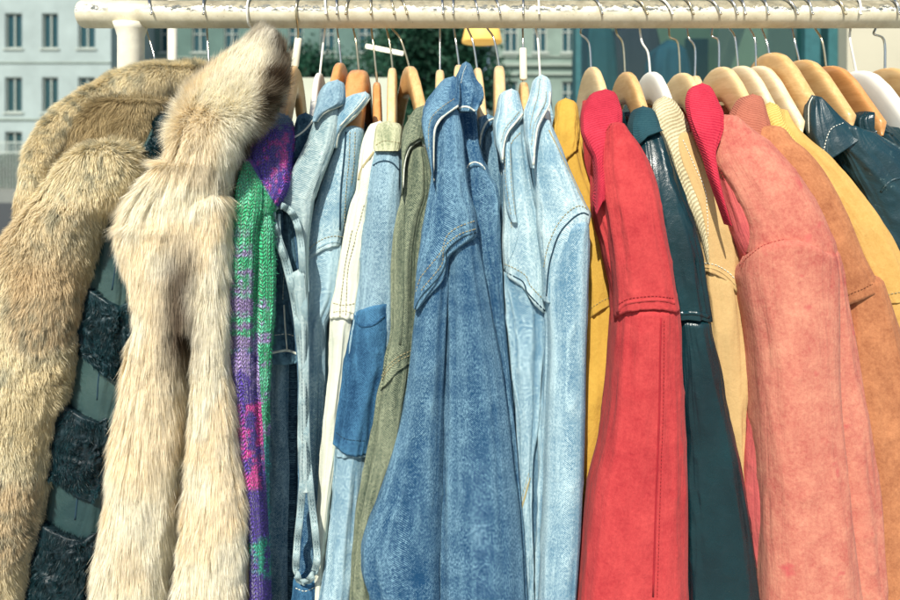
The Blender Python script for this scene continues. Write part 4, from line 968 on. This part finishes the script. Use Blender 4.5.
piece('collar_stand', g, [den_mid, seam_pale], [(61.5, 464, 468), (65, 461, 471), (72, 458, 473), (80, 455, 476.5), (88, 455, 481), (97, 455, 482), (104, 456, 479), (112, 458, 475)], lambda y: Yc_(y)+.004, [('r', [(458, 109), (462, 107), (468, 107), (475, 111)], .0012, 1, .0002), ('s', [(466, 66), (463, 74), (461, 84)], 1, .0004)], amp=.004, seed=133, kr=1.5, fz=25, wr=.0015, d=.015)
piece('collar', g, [den_mid, seam_pale, seam_gold], [(76, 450, 458), (79, 444, 459), (84, 439, 460), (92, 433, 460), (100, 427, 459.5), (107, 424, 458), (113, 422.5, 448), (120, 421, 440.5), (130, 422, 436), (145, 425.5, 434.5), (160, 429, 434), (172, 431.5, 433.5), (182, 433, 434)], lambda y: Yc_(y)-.016,
      [('r', [(458, 106), (447, 113.5), (439, 121), (434.5, 131), (433.5, 150), (433.5, 180)], .0014, 1, .0003), ('s', [(454, 99), (442, 107), (432, 117), (428.5, 130), (429, 150)], 2, .0004)], amp=.0015, seed=134, d=.014, wr=.0015)

# ---- olive denim
g = garment('denim_jacket', 'olive grey denim jacket with frayed cuff seam, left of the large blue denim', 'jacket', 415, 105, GJ)
inner_body(g, den_olive, 413, 115, 400, 8)
Yo = depth_fn(104, -.205)
piece('shoulder', g, [den_olive, seam_dark, seam_gold], [(144, 414, 425), (150, 410, 426), (165, 406, 431), (190, 403, 433), (215, 397, 426), (240, 394, 421), (257, 393.5, 419), (290, 393, 418), (320, 392, 417), (340, 389, 416), (352, 385, 415), (370, 380, 414)], Yo,
      [('s', [(381, 381), (388, 370), (398, 361), (412, 354)], 2, .0005), ('s', [(381, 377), (388, 366), (398, 357), (412, 350)], 2, .0005), ('r', [(404, 200), (403, 250), (403, 300), (400, 345)], .0014, 0)], amp=.004, seed=140, kr=1.3, hem=[(378, 390), (388, 377), (397, 367), (408, 361), (417, 358)])
piece('sleeve', g, [den_olive], [(345, 390, 413), (375, 384, 411), (392, 379, 409), (420, 375, 405), (450, 369, 399), (500, 360, 384), (530, 356, 378), (560, 353, 374), (600, 350, 378)], lambda y: Yo(y)+.003, amp=.004, seed=141, kr=1.3)
piece('collar', g, [den_olive, seam_pale], [(105, 421, 426), (108, 416, 427), (113, 412, 427), (120, 408, 426), (130, 403.5, 425), (138, 402, 424), (144, 401.5, 413), (152, 401.5, 408), (165, 402, 405.5), (185, 402, 404), (195, 402, 403)], lambda y: Yo(y)-.012,
      [('r', [(424, 139), (416, 142.5), (410, 147.5), (406.5, 155), (404, 168), (403, 188)], .0013, 1, .0003)], amp=.001, seed=142, d=.012)

# ---- blue with olive collar & patch
g = garment('denim_jacket', 'blue denim jacket with pale olive collar and navy elbow patch', 'jacket', 390, 120, GJ)
inner_body(g, den_mid2, 392, 128, 370, 8)
Y4 = depth_fn(120, -.18)
piece('shoulder', g, [den_grey, seam_dark], [(143, 377, 400), (150, 375, 401), (165, 372, 402), (190, 369, 402), (215, 366.5, 402), (257, 361, 401), (290, 358, 400), (310, 355, 398), (340, 350, 394), (380, 345, 384), (420, 340, 378), (450, 336, 372)], Y4,
      [('r', [(373, 165.5), (379, 162), (386, 161), (393, 163.5), (399, 170)], .0012, 1), ('r', [(373, 150), (385, 146), (400, 147)], .0012, 0)], amp=.003, seed=150, kr=1.2)
piece('lower_sleeve', g, [den_pale], [(440, 336, 370), (455, 335, 366), (480, 333, 363), (520, 329.5, 359), (560, 325, 356), (600, 318, 352)], lambda y: Y4(y)+.003, amp=.003, seed=151)
piece('elbow_patch', g, [den_patch, seam_dark], [(303, 355, 396), (315, 353, 396), (335, 349, 394), (360, 345.5, 390), (385, 342, 384), (410, 338.5, 379), (430, 336, 375), (443, 334.5, 372)], lambda y: Y4(y)-.0022,
      [('s', [(336, 432), (346, 439), (366, 441)], 1, .0004), ('r', [(354, 312), (357, 322), (363, 326), (374, 324), (384, 316)], .002, 0)], amp=.004, seed=152, kr=1.3, fz=9, capy=2, top=[(350, 314), (358, 304), (372, 298), (392, 295)], hem=[(333, 437), (345, 445), (356, 448), (368, 447)], hw_=16)
piece('collar', g, [den_oliv2, seam_gold], [(120.5, 380, 397), (124, 377, 400.5), (130, 375.5, 402.5), (138, 375, 402), (145, 374.5, 401), (151, 376, 399)], lambda y: Y4(y)-.008, [('s', [(376, 145), (385, 141), (400, 143)], 1, .0004)], amp=.002, seed=153, wr=.0016, fz=15)

# ---- white denim
g = garment('denim_jacket', 'off-white denim jacket with ochre stitched yoke, between light blue and olive-collared denim', 'jacket', 375, 120, GJ)
inner_body(g, den_white, 378, 128, 355, 7)
Y5 = depth_fn(118, -.165)
piece('shoulder', g, [den_white, seam_gold, seam_pale], [(121, 372, 388), (128, 368, 388), (140, 363, 387), (157, 360, 382), (175, 358.5, 378), (190, 357, 374), (203, 352, 372), (235, 345, 370), (257, 341, 366), (290, 335, 362), (303, 332, 360), (315, 330.5, 358)], Y5,
      [('r', [(374, 152), (367, 161), (361, 170), (358.5, 180)], .0016, 1), ('s', [(364, 205), (355, 240), (348, 270), (346, 316)], 1, .0005), ('s', [(352, 230), (346, 260), (341, 300), (340, 317)], 1, .0005),
       ('s', [(333, 303), (343, 305), (352, 304), (358, 302)], 1, .0005), ('s', [(333, 312), (343, 311), (352, 313), (357, 314)], 1, .0004)], amp=.002, seed=160, hem=[(329, 317), (340, 315), (348, 317), (359, 318)], hw_=10)
piece('sleeve', g, [den_white], [(312, 331, 355), (330, 329, 352), (360, 329, 348), (400, 326, 343), (450, 322, 337), (500, 319, 330), (600, 315, 322)], lambda y: Y5(y)+.003, amp=.003, seed=161)

# ---- light blue denim
g = garment('denim_jacket', 'washed light blue denim jacket with a folded collar, right of the vest', 'jacket', 358, 92, GJ)
inner_body(g, den_pale, 357, 105, 335, 8)
Y6 = depth_fn(94, -.145)
piece('shoulder', g, [den_bleach, seam_dark, seam_gold], [(125, 345, 362), (132, 340, 364), (147, 335, 363), (165, 327, 361), (190, 320, 358), (207, 314, 353), (223, 310, 349), (240, 308, 345), (250, 307, 343)], Y6,
      [('r', [(309, 256), (314, 251), (320, 247), (328, 243), (335, 242), (342, 243.5)], .0012, 0, -.0002), ('s', [(309, 249), (315, 244), (324, 238.5), (334, 236), (343, 237)], 2, .0005),
       ('r', [(346, 132), (344, 160), (341, 190), (340, 230)], .0012, 1), ('s', [(350, 132), (349, 160), (346, 190), (344, 230)], 2, .0005), ('s', [(355, 132), (354, 160), (351, 185)], 2, .0005)], amp=.0022, seed=170, kr=.9, hem=[(306, 261), (313, 254), (320, 249), (328, 245), (335, 244), (345, 246)], hw_=16)
piece('sleeve', g, [den_pale], [(236, 312, 343), (256, 308, 342), (290, 306.5, 340), (330, 304, 325), (390, 304, 325), (450, 304, 323), (520, 305, 321), (600, 303, 318)], lambda y: Y6(y)+.004, amp=.004, seed=171, kr=1.2, fz=2)
piece('collar', g, [den_bleach, seam_pale], [(91.5, 362, 369), (94, 354, 370), (98, 346, 370), (103, 342, 367), (110, 339, 361), (118, 336, 354), (126, 335.5, 345), (134, 335, 340), (148, 334, 337)], lambda y: Y6(y)-.014, [('r', [(370, 98), (362, 108), (352, 118), (343, 127), (338, 136), (336, 147)], .0014, 1, .0002), ('r', [(366, 97), (358, 107), (348, 117), (340, 126)], .0008, 1, .0002)], amp=.001, seed=172, d=.012)

# ---- vest
g = garment('denim_vest', 'pale grey-blue sleeveless denim vest with a drooping bound armhole', 'vest', 335, 82, GJ)
inner_body(g, den_vest, 335, 95, 312, 6)
Y7 = depth_fn(82, -.17)
piece('lining', g, [den_mid], [(205, 276, 288), (225, 274, 300), (260, 279, 303), (300, 288, 304), (350, 297, 305), (400, 299, 306), (470, 299, 308), (520, 298, 315), (570, 297, 317), (580, 300, 312)], lambda y: Y7(y)+.02, amp=.002, seed=179, d=.01)
piece('front_panel', g, [den_vest, seam_pale], [(106, 330, 340), (115, 317, 339), (125, 313, 338), (145, 306, 334), (165, 296, 327), (188, 285, 318), (200, 279, 314), (206, 280, 313), (212, 290, 312), (225, 297, 310), (245, 301, 308), (290, 303, 307.5), (350, 303, 307), (420, 303, 308), (470, 304, 309)], Y7, amp=.0018, seed=180, kr=.8)
p = Part('armhole_binding', [den_vest, seam_dark], g)
Z7 = -.176
outer = [(303, 478), (301, 440), (302, 400), (302, 370), (299, 335), (293, 295), (285, 262), (277, 238), (273.5, 222), (272.5, 212), (276, 206), (283, 206.5), (291, 212), (297, 224), (301, 245), (303.5, 290), (305, 340), (305.5, 400), (307, 450), (311, 495), (315.5, 535), (317, 560), (313, 575), (306, 582), (299, 580), (296, 568), (297, 545), (300, 515), (303, 480)]
tube(p, [at(x, y, Z7+.004*math.sin(i*.7)) for i, (x, y) in enumerate((q.x, q.y) for q in cr([Vector((a, b, 0)) for a, b in outer], 8))], .0043, 12, 0, .24, Vector((0, -1, 0)))
inner = [(x+3.6, y) for x, y in outer[:8]]+[(279, 224), (279, 214)]
oo = [at(q.x, q.y, Z7-.0016) for q in cr([Vector((a, b, 0)) for a, b in outer], 10)]
for off in (-.0013, .0015):
    for a_, b_ in zip(oo, oo[1:]):
        kk = max(1, int((b_-a_).length/.003))
        for q_ in range(kk):
            tube(p, [a_.lerp(b_, q_/kk)+Vector((off, 0, 0)), a_.lerp(b_, (q_+.6)/kk)+Vector((off, 0, 0))], .00028, 5, 1)
tube(p, [at(q.x, q.y, Z7+.003) for q in cr([Vector((a, b, 0)) for a, b in inner], 8)], .0020, 10, 0, .45, Vector((0, -1, 0)))
p.build()
piece('armhole_facing', g, [den_vest, seam_dark], [(270, 290, 306), (300, 294.5, 307), (330, 298.5, 307), (370, 300, 307), (420, 300, 308), (470, 300, 310), (490, 299.5, 312)], lambda y: Y7(y)-.010, [('s', [(301, 330), (302, 370), (302.5, 420), (302.5, 480)], 1, .0003), ('s', [(305.5, 330), (305.5, 370), (306, 420), (307.5, 480)], 1, .0003)], amp=.0012, seed=184, d=.006)
piece('collar', g, [den_grey, seam_pale], [(79.5, 334, 341), (83, 327, 344), (90, 321, 345), (98, 318, 345), (104, 317, 343), (110, 315.5, 331), (116, 314, 322), (122, 313.5, 318)], lambda y: Y7(y)-.012, [('r', [(344, 104), (336, 107.5), (327, 111), (320, 117), (316, 124)], .0014, 1, .0004)], amp=.0015, seed=182, d=.012)
piece('hem', g, [den_patch, seam_pale], [(572, 294, 316), (580, 294, 318), (600, 293, 320)], lambda y: Y7(y)+.006, [('s', [(296, 588), (305, 591), (315, 587)], 1, .0005)], amp=.003, seed=183)

# ---- dark denim
g = garment('denim_jacket', 'dark indigo denim jacket with rolled sleeve hem, right of the striped knit cardigan', 'jacket', 305, 112, GJ)
inner_body(g, den_dark, 305, 122, 290, 7)
Y8 = depth_fn(112, -.14)
piece('collar', g, [den_dark, seam_white], [(112.5, 302, 309), (116, 298, 313), (122, 296, 317), (132, 294, 318), (142, 292, 316), (155, 290, 308), (175, 288, 302), (195, 285, 295)], lambda y: Y8(y)-.01, [('r', [(318, 105), (315, 117), (307, 128), (300, 134), (294, 137.5)], .0012, 1, .0006)], amp=.002, seed=190, wr=.0018, fz=15)
piece('sleeve', g, [den_grey, seam_pale], [(352, 267, 300), (380, 267, 299), (440, 267, 298), (500, 266, 297), (560, 264, 296), (600, 262, 296)], lambda y: Y8(y)+.01, amp=.004, seed=191, kr=1.2)
piece('cuff', g, [den_dark, seam_pale], [(170, 276, 300), (220, 274, 300), (250, 272, 302), (290, 271, 304), (315, 268, 305), (335, 267, 304), (346, 266, 303), (355, 266.5, 303), (360, 270, 300)], lambda y: Y8(y)-.01,
      [('r', [(267, 354), (276, 352), (287, 350.5), (295, 353), (303, 356.5)], .0015, 1), ('r', [(284, 305), (285, 325), (287, 350)], .0009, 1), ('s', [(268, 338), (276, 335), (287, 334), (296, 337), (303, 341)], 1, .0005), ('s', [(286, 250), (284, 275), (283, 300)], 1, .0004)], amp=.003, seed=192, kr=1.5, fz=10)

# ---- knit
def knitcol(V):
    x, y = project(V)
    n1 = vnoise(V[:, 0]*70, V[:, 1]*70, V[:, 2]*45, 5); n2 = vnoise(V[:, 0]*330, V[:, 1]*330, V[:, 2]*330, 8); n4 = vnoise(V[:, 0]*160, V[:, 1]*160, V[:, 2]*120, 18)
    gr = np.array([.05, .50, .22]); gr2 = np.array([.16, .72, .42]); pu = np.array([.14, .08, .50]); pk = np.array([.80, .10, .52]); te = np.array([.06, .36, .38]); gy = np.array([.26, .38, .52]); la = np.array([.44, .32, .66])
    C = np.tile(pu, (len(V), 1))
    f = n1*.45+n4*.25+n2*.3
    def put(w, c):
        nonlocal C
        w = np.clip(w, 0, 1)[:, None]; C = C*(1-w)+c*w
    S = lambda v, a, k=9.0: (v-a)*k
    put(S(f, .47)*(y > 118), pk)
    put(S(128-y+(n2-.5)*12, 0, .25), gy)
    side = (249+(y-160)*.6)-x
    gz = np.clip(np.maximum(np.minimum(side/1.5, (y-160)/2), (y-214)/2), 0, 1)
    put(gz, gr); put(gz*S(f, .50, 6), gr2)
    nr = vnoise(V[:, 2]*0+3, V[:, 2]*0, V[:, 2]*150, 31)*.45+n2*.35+n1*.2
    put(gz*S(nr, .40, 6)*np.clip((y-222)/25, 0, 1)*(x < 253), la*.75)
    put(gz*S(nr, .62, 7)*np.clip((y-275)/20, 0, 1)*(x >= 254), la)
    z3 = np.clip((y-348)/14+(n1-.5)*2, 0, 1)*(x < 258+(y-350)*.06); put(z3, pu*.8)
    put(z3*S(f, .5, 7)*(y < 402), la)
    put(z3*np.clip((y-398)/8, 0, 1)*np.clip((492-y)/10, 0, 1)*S(f, .42, 6), np.array([.85, .08, .42]))
    put(np.clip((y-535)/8, 0, 1)*np.clip((582-y)/8, 0, 1)*S(f, .38, 6)*(x < 275), np.array([.05, .55, .36]))
    put((x > 260)*np.clip((y-430)/20, 0, 1)*(1-z3), te)
    return C
g = garment('knit_cardigan', 'chunky knitted cardigan in green, purple and pink, right of the fox fur', 'cardigan', 285, 115, GJ)
Yn2 = depth_fn(112, -.205)
def knitted(name, st, Yf, seed, fz_=1, **k):
    p = Part(name, [knit_m, knit_f], g); loft(p, st, Yf, colf=knitcol, seed=seed, n=96, step=2, **k)
    furry(p, p.base, int(4500*fz_), .0032, lambda P: (knitcol(P), knitcol(P)*1.1), down=.3, outw=.8, rnd=1.0, width=.00016, seed=seed)
    return p.build()
knitted('collar', [(112, 272, 281), (115, 265, 286), (120, 260, 290), (127, 256, 293), (135, 254, 294), (145, 252, 292), (165, 249, 290), (185, 249, 288), (200, 255, 281), (212, 262, 274)], Yn2, 3, 1, amp=.002)
knitted('front_fold', [(206, 255, 270), (215, 254, 273), (240, 252, 274), (290, 252, 274), (345, 251, 271), (400, 253, 268), (470, 257, 268), (540, 258, 269), (600, 258, 270)], lambda y: Yn2(y)+.004, 4, 1, amp=.002)
knitted('sleeve', [(158, 247, 252), (165, 244, 256), (175, 241, 260), (190, 238, 263), (205, 236, 262), (230, 234, 257), (260, 232, 255), (290, 231.5, 253), (330, 232, 252.5), (380, 234, 253.5), (450, 240, 258), (500, 246, 262), (550, 251, 264.5), (600, 252, 266)], lambda y: Yn2(y)-.01, 5, 1.6, amp=.002)
inner_body(g, dark_in, 285, 122, 262, 7)

# ---- navy plush
g = garment('plush_collar_coat', 'deep navy plush coat, a sliver between the fox fur and the knitted cardigan', 'coat', 255, 125, GJ)
p = Part('collar', [navy_f, navy_f], g)
nc = lambda V: np.tile(np.array([.008, .035, .13]), (len(V), 1))
loft(p, [(128, 248, 256), (134, 240, 260), (145, 234, 262), (155, 231, 260), (170, 232, 258), (190, 235, 256), (230, 236, 256), (320, 236, 252), (450, 240, 255), (600, 245, 262)], depth_fn(120, -.13), colf=nc)
furry(p, p.base, 9000, .009, lambda P: (nc(P)*.6, nc(P)*1.6), seed=4, width=.0003); p.build()

# ---- fox fur
def foxcol(P):
    x, y = project(P)
    n = len(P); nz = vnoise(P[:, 0]*30, P[:, 1]*30, P[:, 2]*30, 6); nf = vnoise(P[:, 0]*140, P[:, 1]*140, P[:, 2]*140, 9)
    cream = np.array([.96, .89, .69]); white = np.array([.98, .96, .86]); tan = np.array([.80, .66, .42]); dark = np.array([.10, .065, .04])
    # dark guard hairs: right side of the collar and its tip
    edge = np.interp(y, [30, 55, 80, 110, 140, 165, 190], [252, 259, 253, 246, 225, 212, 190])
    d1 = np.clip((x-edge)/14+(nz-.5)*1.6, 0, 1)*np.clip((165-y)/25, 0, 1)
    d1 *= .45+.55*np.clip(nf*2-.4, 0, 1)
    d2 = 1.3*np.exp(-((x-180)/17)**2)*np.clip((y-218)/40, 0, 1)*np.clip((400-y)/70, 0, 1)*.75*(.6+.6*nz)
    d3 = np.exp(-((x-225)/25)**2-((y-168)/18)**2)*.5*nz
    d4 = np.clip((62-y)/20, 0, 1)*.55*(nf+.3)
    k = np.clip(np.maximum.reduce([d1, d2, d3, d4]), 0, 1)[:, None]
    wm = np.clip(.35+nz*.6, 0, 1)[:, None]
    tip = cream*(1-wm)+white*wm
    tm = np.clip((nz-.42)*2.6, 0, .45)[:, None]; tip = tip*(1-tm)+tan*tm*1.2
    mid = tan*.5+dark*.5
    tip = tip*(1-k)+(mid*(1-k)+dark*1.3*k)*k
    root = tip*np.array([.93, .90, .84])
    return root, tip
foxb = lambda V: foxcol(V)[0]*.75
g = garment('fur_coat', 'long cream fox fur coat with brown-tipped collar, second fur from the left', 'coat', 255, 48, GJ)
Yf_ = depth_fn(30, -.24)
def furpiece(name, st, Yf, n, L, colf, seed, flow=None, basem=fur_m, inset=1.5, **k):
    fk = {a: k.pop(a) for a in ('down', 'outw', 'rnd', 'width', 'clump', 'curl', 'yfilt') if a in k}
    st = [(y, a+min(inset, (b_-a)*.22), b_-min(inset, (b_-a)*.22)) for y, a, b_ in st]
    p = Part(name, [basem, basem], g); loft(p, st, Yf, colf=lambda V: colf(V)[0]*.85, seed=seed, **k)
    furry(p, p.base, n, L, colf, seed=seed, **fk)
    return p.build()
def foxflow(P):
    f = np.tile(np.array([[-.25, -.2, .75]]), (len(P), 1)); y = project(P)[1]
    dwn = np.array([[0, 0, -1.0]]); t = np.clip((y-60)/110, 0, 1)[:, None]
    f = np.tile(np.array([[.30, -.1, .85]]), (len(P), 1))
    return f*(1-t)+dwn*t+np.array([[0, 0, .0]])
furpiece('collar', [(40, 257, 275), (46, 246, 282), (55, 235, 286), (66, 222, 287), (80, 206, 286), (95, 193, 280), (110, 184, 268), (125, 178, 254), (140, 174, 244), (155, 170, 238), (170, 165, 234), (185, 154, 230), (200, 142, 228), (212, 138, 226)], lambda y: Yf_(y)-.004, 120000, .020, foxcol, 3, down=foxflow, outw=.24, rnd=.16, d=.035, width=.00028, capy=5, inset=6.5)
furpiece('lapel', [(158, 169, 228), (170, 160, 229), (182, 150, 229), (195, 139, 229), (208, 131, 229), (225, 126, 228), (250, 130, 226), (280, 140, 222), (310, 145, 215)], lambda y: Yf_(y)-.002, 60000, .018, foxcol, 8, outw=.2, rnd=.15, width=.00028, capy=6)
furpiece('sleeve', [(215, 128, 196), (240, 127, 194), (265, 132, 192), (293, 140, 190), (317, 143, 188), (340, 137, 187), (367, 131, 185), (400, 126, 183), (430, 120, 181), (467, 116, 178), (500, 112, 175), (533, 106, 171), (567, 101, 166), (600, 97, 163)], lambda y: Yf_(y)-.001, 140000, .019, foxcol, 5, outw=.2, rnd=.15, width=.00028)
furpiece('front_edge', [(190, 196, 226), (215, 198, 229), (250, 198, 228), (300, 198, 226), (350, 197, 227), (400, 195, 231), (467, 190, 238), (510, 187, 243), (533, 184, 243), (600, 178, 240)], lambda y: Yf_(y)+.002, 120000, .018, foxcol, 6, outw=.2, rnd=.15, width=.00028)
furpiece('side_panel', [(430, 205, 238), (480, 206, 247), (520, 205, 253), (560, 202, 254), (600, 200, 253)], lambda y: Yf_(y)+.028, 20000, .023, lambda P: tuple(c*np.array([.92, .86, .70]) for c in foxcol(P)), 7, outw=.2, rnd=.15, width=.00028)
inner_body(g, dark_in, 248, 60, 190, 12)

# ---- patchwork coat
g = garment('patchwork_coat', 'black coat of alternating leather bands and curly fur patches, between the two fur coats', 'coat', 185, 110, GJ)
Yw = depth_fn(112, -.165)
inner_body(g, dark_in, 190, 118, 110, 9)
piece('leather_sleeve', g, [grey_l, seam_dark], [(118, 158, 182), (135, 154, 184), (150, 148, 178), (170, 134, 168), (190, 118, 160), (215, 108, 148), (240, 102, 146), (280, 95, 146), (330, 88, 142), (370, 80, 140), (400, 72, 135), (450, 60, 130), (500, 50, 120), (550, 38, 112), (600, 30, 108)], Yw,
      [('r', [(128, 215), (117, 260), (112, 290)], .0009, 1), ('r', [(105, 355), (99, 375), (97, 400)], .0009, 1), ('r', [(83, 470), (78, 495), (75, 520)], .0012, 1)], amp=.0025, seed=200)
blkc = lambda P: (np.tile(np.array([.006, .022, .028]), (len(P), 1)), np.tile(np.array([.014, .055, .068]), (len(P), 1))*(.4+1.2*vnoise(P[:, 0]*120, P[:, 1]*120, P[:, 2]*120, 3)[:, None]))
kw = dict(basem=fur_b, outw=.35, rnd=.5, width=.00032, clump=1.4, curl=.8, capy=5)
for i, st in enumerate([
    [(112, 152, 178), (125, 156, 184), (150, 152, 182), (162, 150, 174)],
    [(178, 124, 146), (186, 116, 150), (200, 110, 148), (220, 104, 142), (236, 102, 138)],
    [(286, 92, 138), (296, 90, 140), (315, 87, 142), (340, 86, 144), (355, 84, 142), (362, 84, 140)],
    [(396, 66, 120), (404, 63, 122), (415, 60, 122), (440, 55, 122), (465, 53, 120), (478, 54, 118)],
    [(508, 44, 112), (518, 41, 112), (528, 38, 112), (550, 33, 110), (575, 33, 106), (592, 33, 102)]]):
    p = Part('fur_patch', [blk_p, fur_b], g)
    l_, r_ = st[-1][1], st[-1][2]; yb = st[-1][0]; l0, r0, yt = st[1][1], st[1][2], st[0][0]
    hm = [(l_-20, yb-16), (l_, yb-12), (l_+(r_-l_)*.3, yb+3), (l_+(r_-l_)*.55, yb+11), (l_+(r_-l_)*.7, yb+1), (r_, yb-3), (r_+25, yb-6)]
    tp_ = [(l0-20, yt-9), (l0, yt-6), (l0+(r0-l0)*.35, yt+8), (l0+(r0-l0)*.6, yt+15), (r0, yt+3), (r0+20, yt)] if i > 1 else None
    loft(p, st, lambda y: Yw(y)-.007, ext=False, amp=.004, kr=2.6, fz=38, wr=.004, seed=300+i, n=120, step=1.5, capy=5, hem=hm, hw_=22, top=tp_, tw=24)
    furry(p, p.base, 16000, .0050, blkc, outw=.25, rnd=.4, width=.00026, clump=1.4, curl=.8, seed=300+i); p.build()

# ---- brown rabbit fur
def browncol(P):
    n1 = vnoise(P[:, 0]*26, P[:, 1]*26, P[:, 2]*26, 16); n2 = vnoise(P[:, 0]*300, P[:, 1]*300, P[:, 2]*170, 19); n3 = vnoise(P[:, 0]*9, P[:, 1]*9, P[:, 2]*9, 12)
    cream = np.array([.97, .90, .68]); tan = np.array([.84, .73, .48]); grey = np.array([.16, .19, .15]); rust = np.array([.56, .38, .19])
    a = np.clip(n1*.7+n3*.6-.15, 0, 1)[:, None]
    tip = tan*(1-a)+cream*a
    r = np.clip((n3-.60)*3, 0, .5)[:, None]; tip = tip*(1-r)+rust*r*1.15
    k = (np.clip((n2-.53)*5, 0, 1)*np.clip((n1-.28)*3, 0, 1)*.5)[:, None]
    tip = tip*(1-k)+grey*k
    return tip*np.array([.86, .84, .78]), tip
g = garment('fur_coat', 'bulky sandy brown fur coat with a thick rolled hood, leftmost on the rail', 'coat', 175, 60, GJ)
Yb_ = depth_fn(40, -.21)
inner_body(g, dark_in, 172, 75, 70, 14)
p = Part('hood_roll', [fur_m, fur_m], g)
rp_ = [(212, 72, 10, -.02), (200, 74, 16, -.03), (182, 80, 21, -.045), (160, 84, 26, -.06), (138, 88, 26, -.08), (112, 97, 24, -.10), (88, 108, 22, -.13), (66, 124, 22, -.15), (48, 145, 20, -.17), (36, 170, 17, -.19), (28, 195, 14, -.20), (24, 220, 11, -.20), (22, 245, 8, -.19)]
cp = cr([Vector((a, b, c)) for a, b, c, d in rp_], 8); dp = cr([Vector((d, 0, 0)) for *_, d in rp_], 8)
pts = []; rad = []
for q, e in zip(cp, dp):
    Yv = e.x+.02; pts.append(at(q.x, q.y, Yv)); rad.append(max(q.z-6, 4)*(Yv+D)/F)
tube(p, pts, rad, 48, col=(.20, .17, .10))
V = np.concatenate(p.v); q4 = p.f[0]
nn = np.cross(V[q4[:, 1]]-V[q4[:, 0]], V[q4[:, 3]]-V[q4[:, 0]]); cen = V[q4].mean(1)
mid = np.array([tuple(pts[min(i//48, len(pts)-1)]) for i in range(len(q4))])
if ((cen-mid)*nn).sum() < 0: q4 = q4[:, ::-1]
p.base = (V, q4)
tang = []
pp_ = np.array([tuple(v) for v in pts])
def rollflow(P):
    dd = ((P[:, None, :]-pp_[None, ::4, :])**2).sum(-1).argmin(1)*4
    t = pp_[np.minimum(dd+3, len(pp_)-1)]-pp_[np.maximum(dd-3, 0)]; t /= np.linalg.norm(t, axis=1)[:, None]
    return t*.45+np.array([[0, 0, -.75]])
furry(p, p.base, 170000, .0095, browncol, down=rollflow, outw=.55, rnd=.35, seed=41, width=.00030, clump=.35, curl=.4); p.build()
furpiece('inner_collar', [(98, 120, 170), (108, 95, 172), (120, 75, 168), (135, 62, 163), (150, 52, 156), (170, 48, 148), (190, 45, 140)], lambda y: Yb_(y)+.05, 50000, .010, lambda P: tuple(c*np.array([.60, .54, .44]) for c in browncol(P)), 43, outw=.5, rnd=.35, clump=.35, curl=.4, width=.00030)  # brownish fur; tint also darkened to paint the shade behind the hood roll
furpiece('sleeve', [(140, 108, 130), (145, 98, 137), (155, 84, 143), (167, 70, 147), (180, 58, 146), (197, 44, 136), (210, 36, 118), (227, 24, 107), (243, 12, 101), (270, -6, 94), (300, -20, 88), (333, -30, 80), (370, -36, 74), (417, -40, 60), (467, -42, 53), (507, -44, 45), (543, -46, 36), (600, -48, 28)], Yb_, 230000, .009, browncol, 44, outw=.5, rnd=.33, clump=.35, curl=.4, d=.05, width=.0004, capy=14)
